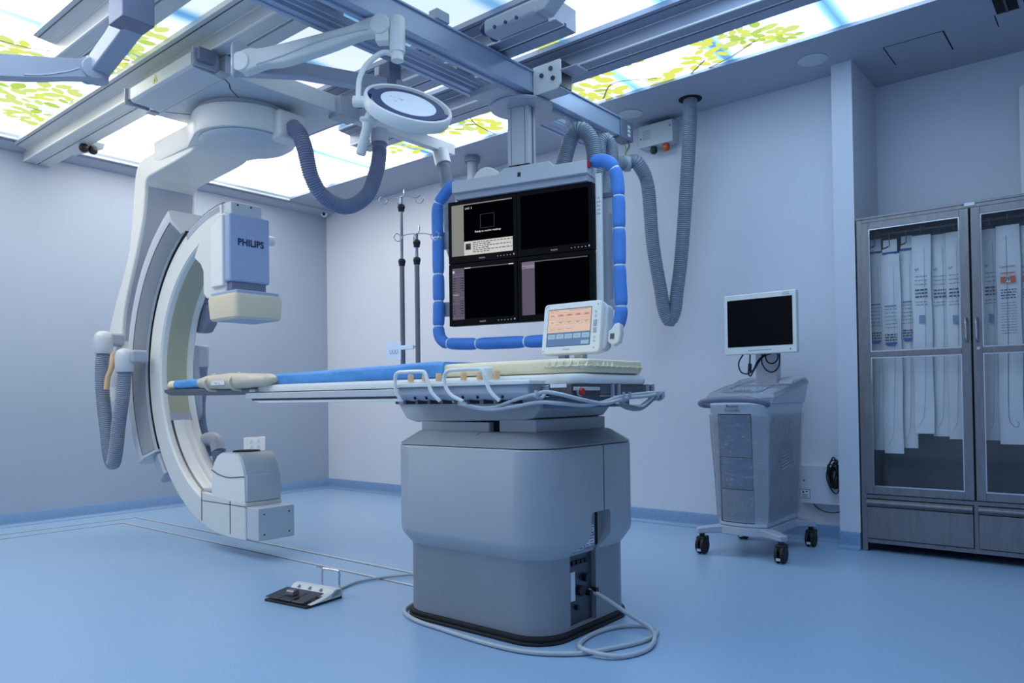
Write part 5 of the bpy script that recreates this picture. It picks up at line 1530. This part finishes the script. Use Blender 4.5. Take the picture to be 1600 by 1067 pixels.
MB().cyl(FMo.p(0.405, 0.022, 0), FMo.p(0.405, 0.022, 0.003), 0.004, seg=10).build('power_button', 'inkg', cm_)
for pts in ([(4.90, -0.57, 1.20), (4.87, -0.58, 1.14), (4.885, -0.58, 1.085), (4.925, -0.57, 1.075), (4.95, -0.55, 1.10), (4.965, -0.52, 1.15), (5.0, -0.47, 1.20)],
            [(4.935, -0.56, 1.20), (4.935, -0.57, 1.13), (4.925, -0.57, 1.08), (4.935, -0.56, 1.06), (4.95, -0.55, 1.09), (4.985, -0.50, 1.17), (5.03, -0.45, 1.20)],
            [(4.97, -0.46, 1.20), (4.965, -0.45, 1.14), (4.99, -0.44, 1.095), (5.03, -0.44, 1.085), (5.065, -0.44, 1.12), (5.075, -0.45, 1.20)],
            [(4.99, -0.47, 1.20), (5.0, -0.46, 1.15), (5.035, -0.46, 1.135), (5.065, -0.46, 1.16), (5.07, -0.47, 1.20)]):
    MB().tube(bezier_spline(pts, 8), 0.0045, 8).build('monitor_cable', 'black', CT)
MB().cyl((4.934, -0.572, 1.085), (4.938, -0.572, 1.135), 0.011, seg=12).build('ferrite', 'black', CT)
# clear stretch wrap around the console
wr = MB()
ws = [[v + Vector((0.003 * math.sin(v.z * 37 + v.y * 21), 0.002 * math.sin(v.x * 41 + v.z * 29), 0)) for v in cart_sec(z, x0 - 0.006, x1 + 0.006, y0 - 0.007, y1 + 0.006, b)]
      for z, x0, x1, y0, y1, b in ((0.21, 4.80, 5.097, -0.745, -0.24, 0.04), (0.30, 4.79, 5.10, -0.745, -0.23, 0.04), (0.45, 4.783, 5.106, -0.748, -0.225, 0.041), (0.60, 4.775, 5.112, -0.75, -0.22, 0.042), (0.72, 4.768, 5.117, -0.753, -0.215, 0.044), (0.83, 4.762, 5.124, -0.758, -0.205, 0.046))]
wr.rings(ws, caps=False)
wr.build('stretch_wrap', 'wrap', CT, ang=60)
w2 = MB()
w2.rings([[v + Vector((0, 0, 0.008 + 0.085 * (v.y + 0.82) / 0.6 + 0.003 * math.sin(v.x * 60 + v.y * 40))) for v in cart_sec(0.915, 4.738, 5.155, -0.765, -0.165, 0.042)],
          [v + Vector((0, 0, 0.036 + 0.10 * (v.y + 0.82) / 0.6 + 0.004 * math.sin(v.x * 50 + v.y * 33))) for v in cart_sec(0.915, 4.755, 5.138, -0.74, -0.185, 0.04)],
          [v + Vector((0, 0, 0.042 + 0.10 * (v.y + 0.82) / 0.6 + 0.004 * math.sin(v.x * 70 + v.y * 23))) for v in cart_sec(0.915, 4.84, 5.06, -0.66, -0.30, 0.02)]], caps=False)
w2.build('stretch_wrap', 'wrap', CT, ang=60)

# ================================================================== STEEL CABINET
CB = thing('steel_cabinet', 'stainless steel cabinet with glass doors and drawers beside the pillar', 'cabinet', (6.05, 0.1, 0))
X0, X1, YF, YK, ZT_ = 5.452, 6.640, -0.17, 0.39, 1.99
sh_ = MB()
sh_.box(X0, X0 + 0.025, YF + 0.012, YK, 0.07, ZT_)
sh_.box(X1 - 0.025, X1, YF + 0.012, YK, 0.07, ZT_)
sh_.box(X0 + 0.025, X1 - 0.025, YF + 0.012, YK, ZT_ - 0.03, ZT_)
sh_.box(X0 + 0.025, X1 - 0.025, YF + 0.012, YK, 0.315, 0.345)
sh_.box(X0 + 0.025, X1 - 0.025, YF + 0.012, YK, 0.055, 0.075)
sh_.box(X0 + 0.025, X1 - 0.025, YK - 0.02, YK, 0.075, ZT_ - 0.03)
sh_.build('shell', 'steeld', CB, bevel=0.002)
MB().box(X0 - 0.004, X1 + 0.004, YF - 0.004, YK, ZT_ - 0.002, ZT_ + 0.012).build('top_plate', 'steel', CB, bevel=0.003)
ff = MB()
ff.box(X0, X0 + 0.03, YF, YF + 0.014, 0.0, ZT_)
ff.box(X1 - 0.03, X1, YF, YF + 0.014, 0.0, ZT_)
ff.box(X0 + 0.03, X1 - 0.03, YF, YF + 0.014, ZT_ - 0.022, ZT_)
ff.box(X0 + 0.03, X1 - 0.03, YF, YF + 0.014, 0.318, 0.342)
ff.box(X0 + 0.03, X1 - 0.03, YF, YF + 0.014, 0.052, 0.078)
ff.box(6.033, 6.055, YF, YF + 0.014, 0.078, 0.318)
ff.build('front_frame', 'steel', CB, bevel=0.002)
for x0, y0 in ((X0, YK - 0.03), (X1 - 0.03, YK - 0.03), (X0, YF + 0.014), (X1 - 0.03, YF + 0.014)):
    MB().box(x0, x0 + 0.03, y0, y0 + 0.03, 0.0, 0.06).build('foot', 'steeld', CB)


def cab_door(x0, x1, hx, label):
    z0, z1 = 0.347, ZT_ - 0.026
    yf = YF - 0.016
    d_ = MB()
    st = 0.045
    d_.box(x0, x0 + st, yf, YF, z0, z1)
    d_.box(x1 - st, x1, yf, YF, z0, z1)
    d_.box(x0 + st, x1 - st, yf, YF, z1 - 0.04, z1)
    d_.box(x0 + st, x1 - st, yf, YF, z0, z0 + 0.045)
    d_.box(x0 + st, x1 - st, yf, YF, 1.158, 1.192)
    o = d_.build('door', 'steel', CB, bevel=0.002)
    plabel(o, label)
    for a, b in ((z0 + 0.045, 1.158), (1.192, z1 - 0.04)):
        MB().box(x0 + st - 0.004, x1 - st + 0.004, yf + 0.006, yf + 0.010, a - 0.004, b + 0.004).build('glass_pane', 'pane', o)
        bd_ = MB()
        for q in ((x0 + st, x0 + st + 0.006, a, b), (x1 - st - 0.006, x1 - st, a, b)):
            bd_.box(q[0], q[1], yf + 0.001, yf + 0.006, q[2], q[3])
        bd_.box(x0 + st + 0.006, x1 - st - 0.006, yf + 0.001, yf + 0.006, b - 0.006, b)
        bd_.box(x0 + st + 0.006, x1 - st - 0.006, yf + 0.001, yf + 0.006, a, a + 0.006)
        bd_.build('glazing_bead', 'chrome', o)
    MB().tube(bezier_spline([(hx, yf, 1.225), (hx, yf - 0.022, 1.235), (hx, yf - 0.028, 1.29), (hx, yf - 0.022, 1.345), (hx, yf, 1.355)], 6), 0.006, 8).build('handle', 'chrome', o)
    return o


dl = cab_door(5.478, 6.040, 6.020, 'left glass door, six pouches behind it')
dr = cab_door(6.050, 6.612, 6.070, 'right glass door at the picture edge')
MB().cyl((6.075, YF - 0.016, 1.185), (6.075, YF - 0.022, 1.185), 0.009, seg=14).build('lock', 'chrome', dr)
MB().box(6.0405, 6.0495, YF - 0.004, YF, 0.347, ZT_ - 0.026).build('door_gap', 'gap', CB)
MB().box(6.02, 6.07, YF - 0.006, YF - 0.003, ZT_ - 0.012, ZT_ + 0.006).build('small_plate', 'paper', CB)
for x0, x1 in ((5.484, 6.031), (6.057, 6.606)):
    dw = MB().box(x0, x1, YF - 0.012, YF + 0.012, 0.082, 0.268).build('drawer', 'steel', CB, bevel=0.003)
    MB().prism([(YF - 0.012, 0.272), (YF - 0.03, 0.290), (YF - 0.03, 0.300), (YF - 0.012, 0.314), (YF + 0.012, 0.314), (YF + 0.012, 0.272)], 'x', x0, x1).build('pull', 'steel', dw, bevel=0.002)
    MB().box(x0 - 0.002, x1 + 0.002, YF - 0.001, YF + 0.0145, 0.079, 0.317).build('drawer_reveal', 'gap', dw)
    cut_ = None
# rods and hooks
MB().cyl((X0 + 0.025, 0.03, 1.925), (X1 - 0.025, 0.03, 1.925), 0.008, seg=12).build('hanging_rod', 'steel', CB)
packs = [(5.484, 5.567, 1.800, 0.599, 'a'), (5.563, 5.662, 1.782, 0.583, 'a'), (5.659, 5.735, 1.798, 0.616, 'a'), (5.733, 5.827, 1.870, 0.705, 'b'), (5.824, 5.916, 1.868, 0.689, 'b'), (5.909, 5.986, 1.867, 0.676, 'b'),
         (6.083, 6.159, 1.859, 0.673, 'b'), (6.154, 6.260, 1.863, 0.654, 'c'), (6.258, 6.345, 1.856, 0.670, 'c')]
plab = ['white catheter pouch with blue hang tag, leftmost behind the left cabinet door', 'white catheter pouch with blue hang tag, second from the left cabinet edge', 'white catheter pouch with blue hang tag, third from the left cabinet edge',
        'white catheter pouch with grey print and blue square, fourth from the left cabinet edge', 'brightest white catheter pouch with grey print, fifth from the left cabinet edge', 'shaded white catheter pouch at the right edge of the left cabinet door',
        'shaded white catheter pouch at the left edge of the right cabinet door', 'white catheter pouch with large orange 7F label', 'white catheter pouch cut off by the right picture edge']
rp = random.Random(9)
for k, (x0, x1, zt, zb, kd_) in enumerate(packs):
    yy = -0.07 + (0.028 if k % 2 == 0 else 0.0) + 0.006 * (k % 3)
    xc = (x0 + x1) / 2
    hk_ = MB().tube(bezier_spline([(xc, 0.03, 1.937), (xc, 0.0, 1.935), (xc, yy - 0.01, 1.92), (xc, yy - 0.012, min(zt + 0.06, 1.90)), (xc, yy, min(zt + 0.045, 1.885)), (xc, yy + 0.01, min(zt + 0.06, 1.90))], 5), 0.003, 6)
    hk_.build('hook', 'steel', CB)
    t_ = thing('catheter_pouch', plab[k], 'pouch', (xc, yy, zb), group='catheter pouches in the cabinet')
    F = Frame((xc, yy, zb), (1, 0.02 * rp.uniform(-1, 1), 0), UP)
    wd, ht = (x1 - x0) * 0.5 + 0.003, zt - zb
    sec = []
    for q in range(25):
        v = ht * q / 24
        th_ = 0.004 + 0.006 * math.sin(PI * min(1, max(0, q / 24))) ** 0.5
        sw = 0.004 * math.sin(v * 6 + k)
        sec.append([F.p(-wd + 0.002 * math.sin(v * 17 + k), v, sw - 0.002), F.p(-wd * 0.5, v, sw + th_ * 0.6), F.p(0, v, sw + th_), F.p(wd * 0.5, v, sw + th_ * 0.7), F.p(wd + 0.002 * math.sin(v * 13 + 2 * k), v, sw - 0.002), F.p(0, v, sw - 0.006)])
    pb = MB().rings(sec).build('pouch', 'bag', t_, ang=60)
    fm = MB().rings([[F.p(-wd - 0.004, v, 0.010 + 0.004 * math.sin(v * 8 + k)), F.p(0, v, 0.015 + 0.004 * math.sin(v * 8 + k)), F.p(wd + 0.004, v, 0.010 + 0.004 * math.sin(v * 8 + k))] for v in [ht * q / 16 for q in range(-0, 17)]], closed=False, caps=False)
    fm.build('film', 'film', t_, ang=60)
    # catheter seen through the film
    cpts = [(0.35 * wd, ht * 0.93), (0.35 * wd, ht * 0.5), (0.15 * wd, ht * 0.2), (0.0, ht * 0.09), (-0.35 * wd, ht * 0.055), (-0.5 * wd, ht * 0.035)]
    if kd_ == 'c':
        cpts = [(-0.1 * wd, ht * 0.95), (-0.1 * wd, ht * 0.5), (-0.2 * wd, ht * 0.15), (0.1 * wd, ht * 0.09), (0.5 * wd, ht * 0.08), (0.62 * wd, ht * 0.095), (0.45 * wd, ht * 0.105)]
    MB().tube(bezier_spline([F.p(u, v, 0.0135 + 0.004 * math.sin(v * 8 + k)) for u, v in cpts], 8), 0.0011, 6).build('catheter', 'skirt' if kd_ != 'c' else 'ink', t_)
    w0 = 0.0205
    pr = MB()

    def lines(v0, v1, n, m_, h=0.0045):
        for i in range(n):
            v = v1 - (v1 - v0) * (i + 0.5) / n
            u = -wd * 0.62
            while u < wd * 0.62:
                L = rp.uniform(0.006, 0.022)
                pr.frect(F, u, min(u + L, wd * 0.66), v - h / 2, v + h / 2, w0, m_)
                u += L + 0.004
    if kd_ == 'a':
        tg = MB().fprism(F, [(-wd * 0.8, ht - 0.005), (wd * 0.75, ht - 0.005), (wd * 0.75, ht + 0.085), (-wd * 0.7, ht + 0.085), (-wd * 0.7, ht + 0.04), (-wd * 0.1, ht + 0.05), (-wd * 0.1, ht + 0.04), (-wd * 0.8, ht + 0.03)], 0.004, 0.006).build('hang_tag', 'paper', t_)
        MB().frect(F, -wd * 0.8, wd * 0.75, ht - 0.003, ht + 0.012, 0.0068).build('tag_stripe', 'inkb', tg, smooth=False)
        pr.frect(F, -wd * 0.6, wd * 0.62, ht * 0.735, ht * 0.740, w0, 1)
        lines(ht * 0.62, ht * 0.73, 6, 2)
        lines(ht * 0.56, ht * 0.60, 3, 0, 0.009)
        pr.add([F.p(-wd * 0.6, ht * 0.555, w0), F.p(wd * 0.62, ht * 0.555, w0), F.p(wd * 0.62, ht * 0.548, w0), F.p(wd * 0.4, ht * 0.538, w0), F.p(-wd * 0.4, ht * 0.538, w0), F.p(-wd * 0.6, ht * 0.548, w0)], [tuple(range(6))], 1)
    elif kd_ == 'b':
        lines(ht * 0.74, ht * 0.80, 3, 2)
        lines(ht * 0.68, ht * 0.73, 3, 0, 0.009)
        lines(ht * 0.64, ht * 0.67, 2, 2)
        if k != 4:
            pr.frect(F, -wd * 0.25, wd * 0.35, ht * 0.555, ht * 0.595, w0, 3)
        text('size_print', '6F', 0.022, F, -wd * 0.4, ht * 0.825, w0 + 0.0005, 'ink', pb)
    else:
        pr.frect(F, -wd * 0.62, wd * 0.62, ht * 0.735, ht * 0.765, w0, 4)
        pr.frect(F, -wd * 0.2, wd * 0.2, ht * 0.737, ht * 0.763, w0 + 0.0004, 5)
        lines(ht * 0.66, ht * 0.71, 4, 0, 0.006)
        lines(ht * 0.50, ht * 0.65, 12, 2, 0.003)
        text('size_print', '7F', 0.030, F, 0, ht * 0.75, w0 + 0.001, 'ink', pb, bold=0.001)
        text('name_print', 'Launcher', 0.020, F, 0, ht * 0.81, w0 + 0.0005, 'ink', pb)
        pr.frect(F, -wd * 0.62, wd * 0.62, ht * 0.778, ht * 0.783, w0, 4)
    pr.build('print', ['ink', 'inkb', 'inkg', 'cartd', 'orangep', 'paper'], pb, smooth=False)

# ================================================================== WALL THINGS
WB = thing('wall_box', 'grey metal alarm box with speaker holes high on the back wall', 'wall box', (4.065, -0.05, 2.78))
MB().box(3.925, 4.205, -0.10, 0.0, 2.785, 2.945).build('case', 'cover', WB, bevel=0.004)
dd = MB()
for i in range(6):
    for j in range(6):
        dd.cyl((3.965 + 0.011 * i, -0.1005, 2.84 + 0.012 * j), (3.965 + 0.011 * i, -0.1015, 2.84 + 0.012 * j), 0.0035, seg=6)
dd.build('speaker_holes', 'inkg', WB)['kind'] = 'stuff'
for x, z in ((3.945, 2.85), (4.185, 2.90)):
    MB().cyl((x, -0.10, z), (x, -0.103, z), 0.007, seg=10).build('screw', 'inkg', WB)
for x, m_, nm in ((4.03, 'green', 'green_lamp'), (4.13, 'orange', 'orange_lamp')):
    MB().lathe([(0.022, 2.785), (0.026, 2.765), (0.026, 2.75), (0.018, 2.736), (0.0, 2.732)], (x, -0.06, 0), seg=18).build(nm, m_, WB)
SK = thing('wall_socket', 'white double power socket plate low on the left wall', 'socket', (0.0, -0.89, 0.46))
MB().box(0.0, 0.014, -1.01, -0.775, 0.455, 0.592).build('plate', 'white', SK, bevel=0.004)
for z in (0.495, 0.552):
    o = MB().box(0.014, 0.017, -0.955, -0.83, z - 0.024, z + 0.024).build('socket_insert', 'paper', SK, bevel=0.001)
    ph = MB()
    for y in (-0.93, -0.855):
        for (dy, dz) in ((0, 0.008), (-0.009, -0.008), (0.009, -0.008)):
            ph.box(0.017, 0.0178, y + dy - 0.003, y + dy + 0.003, z + dz - 0.004, z + dz + 0.004)
    ph.build('pin_holes', 'ink', o)
SCM = thing('security_camera', 'small white dome camera in the far ceiling corner', 'security camera', (0.06, -0.07, 2.93))
MB().lathe([(0.05, 0.0), (0.05, -0.012), (0.035, -0.016), (0.0, -0.016)], (0.07, -0.075, ZC), seg=20).build('mount', 'white', SCM)
MB().sphere((0.075, -0.08, ZC - 0.035), 0.036).build('head', 'white', SCM)
MB().sphere((0.10, -0.105, ZC - 0.045), 0.017, seg=12).build('lens', 'black', SCM)
SM = thing('stereo_sensor', 'pair of black dome sensors on a bracket beside the long ceiling rail', 'sensor', (0.45, -2.66, 2.88))
MB().prism([(0.24, 2.96), (0.72, 2.955), (0.80, 2.90), (0.76, 2.862), (0.60, 2.885), (0.24, 2.93)], 'y', -2.685, -2.60).build('bracket', 'cover', SM, bevel=0.006)
for y in (-2.742, -2.678):
    MB().sphere((0.775, y, 2.84), 0.034).build('dome', 'black', SM)
FBX = thing('wall_cover_box', 'grey wall junction cover box low behind the cart', 'wall box', (5.17, -0.04, 0.24))
MB().box(5.03, 5.318, -0.075, 0.0, 0.245, 0.488).build('cover', 'wall', FBX, bevel=0.004)
for x in (5.08, 5.25):
    MB().cyl((x, -0.075, 0.39), (x, -0.078, 0.39), 0.007, seg=10).build('screw', 'inkg', FBX)
FW = Frame((5.085, -0.0755, 0.305), (1, 0, 0), UP)
wl = MB().frect(FW, -0.032, 0.032, -0.03, 0.03, 0.0008).build('warning_label', 'ink', FBX, smooth=False)
MB().frect(FW, -0.029, 0.029, -0.027, 0.027, 0.0012).build('label_face', 'paper', wl, smooth=False)
ww = MB().add([FW.p(-0.018, 0.006, 0.0016), FW.p(-0.002, 0.006, 0.0016), FW.p(-0.01, 0.022, 0.0016)], [(0, 1, 2)])
for k in range(3):
    ww.frect(FW, -0.02, 0.02 - 0.006 * (k % 2), -0.005 - 0.008 * k, -0.002 - 0.008 * k, 0.0016)
ww.frect(FW, 0.006, 0.018, 0.012, 0.02, 0.0016)
ww.build('label_print', 'ink', wl, smooth=False)
cc = MB()
rc = random.Random(3)
coil = []
for k in range(9):
    hx, hz = rc.uniform(0.014, 0.032), rc.uniform(0.05, 0.095)
    ox, oz, sk = rc.uniform(-0.012, 0.008), rc.uniform(-0.03, 0.03), rc.uniform(-0.35, 0.25)
    for i in range(8):
        a_ = 2 * PI * i / 8 + 0.4 * k
        coil.append((5.278 + ox + hx * math.cos(a_) + sk * hz * math.sin(a_), -0.105 + 0.012 * math.sin(a_ + k), 0.435 + oz + hz * math.sin(a_)))
coil = [(min(c[0], 5.306), c[1], c[2]) for c in coil]
cc.tube(bezier_spline(coil, 4), 0.0048, 6)
tag(cc.build('cable_bundle', 'black'), 'coiled black cable bundle hanging beside the pillar', 'cable bundle')
tag(MB().tube(bezier_spline([(5.12, -0.04, 0.25), (5.16, -0.055, 0.215), (5.23, -0.06, 0.195), (5.31, -0.05, 0.215), (5.315, -0.04, 0.30)], 8), 0.004, 6).build('drooping_wire', 'black'),
    'thin black wire sagging under the wall junction cover box', 'wire')
WP = thing('wall_panel', 'white rounded panel on the wall above the cabinet at the right picture edge', 'wall panel', (6.6, 0.36, 2.05))
MB().fprism(Frame((6.238, 0.36, 2.05), (1, 0, 0), UP), rr2(0, 0.75, 0, 0.70, 0.02), 0.0, 0.04).build('panel', 'white', WP, bevel=0.006)
MB().fprism(Frame((6.238, 0.32, 2.05), (1, 0, 0), UP), rr2(0.03, 0.72, 0.03, 0.67, 0.015), 0.0, 0.003).build('panel_face', 'paper', WP)
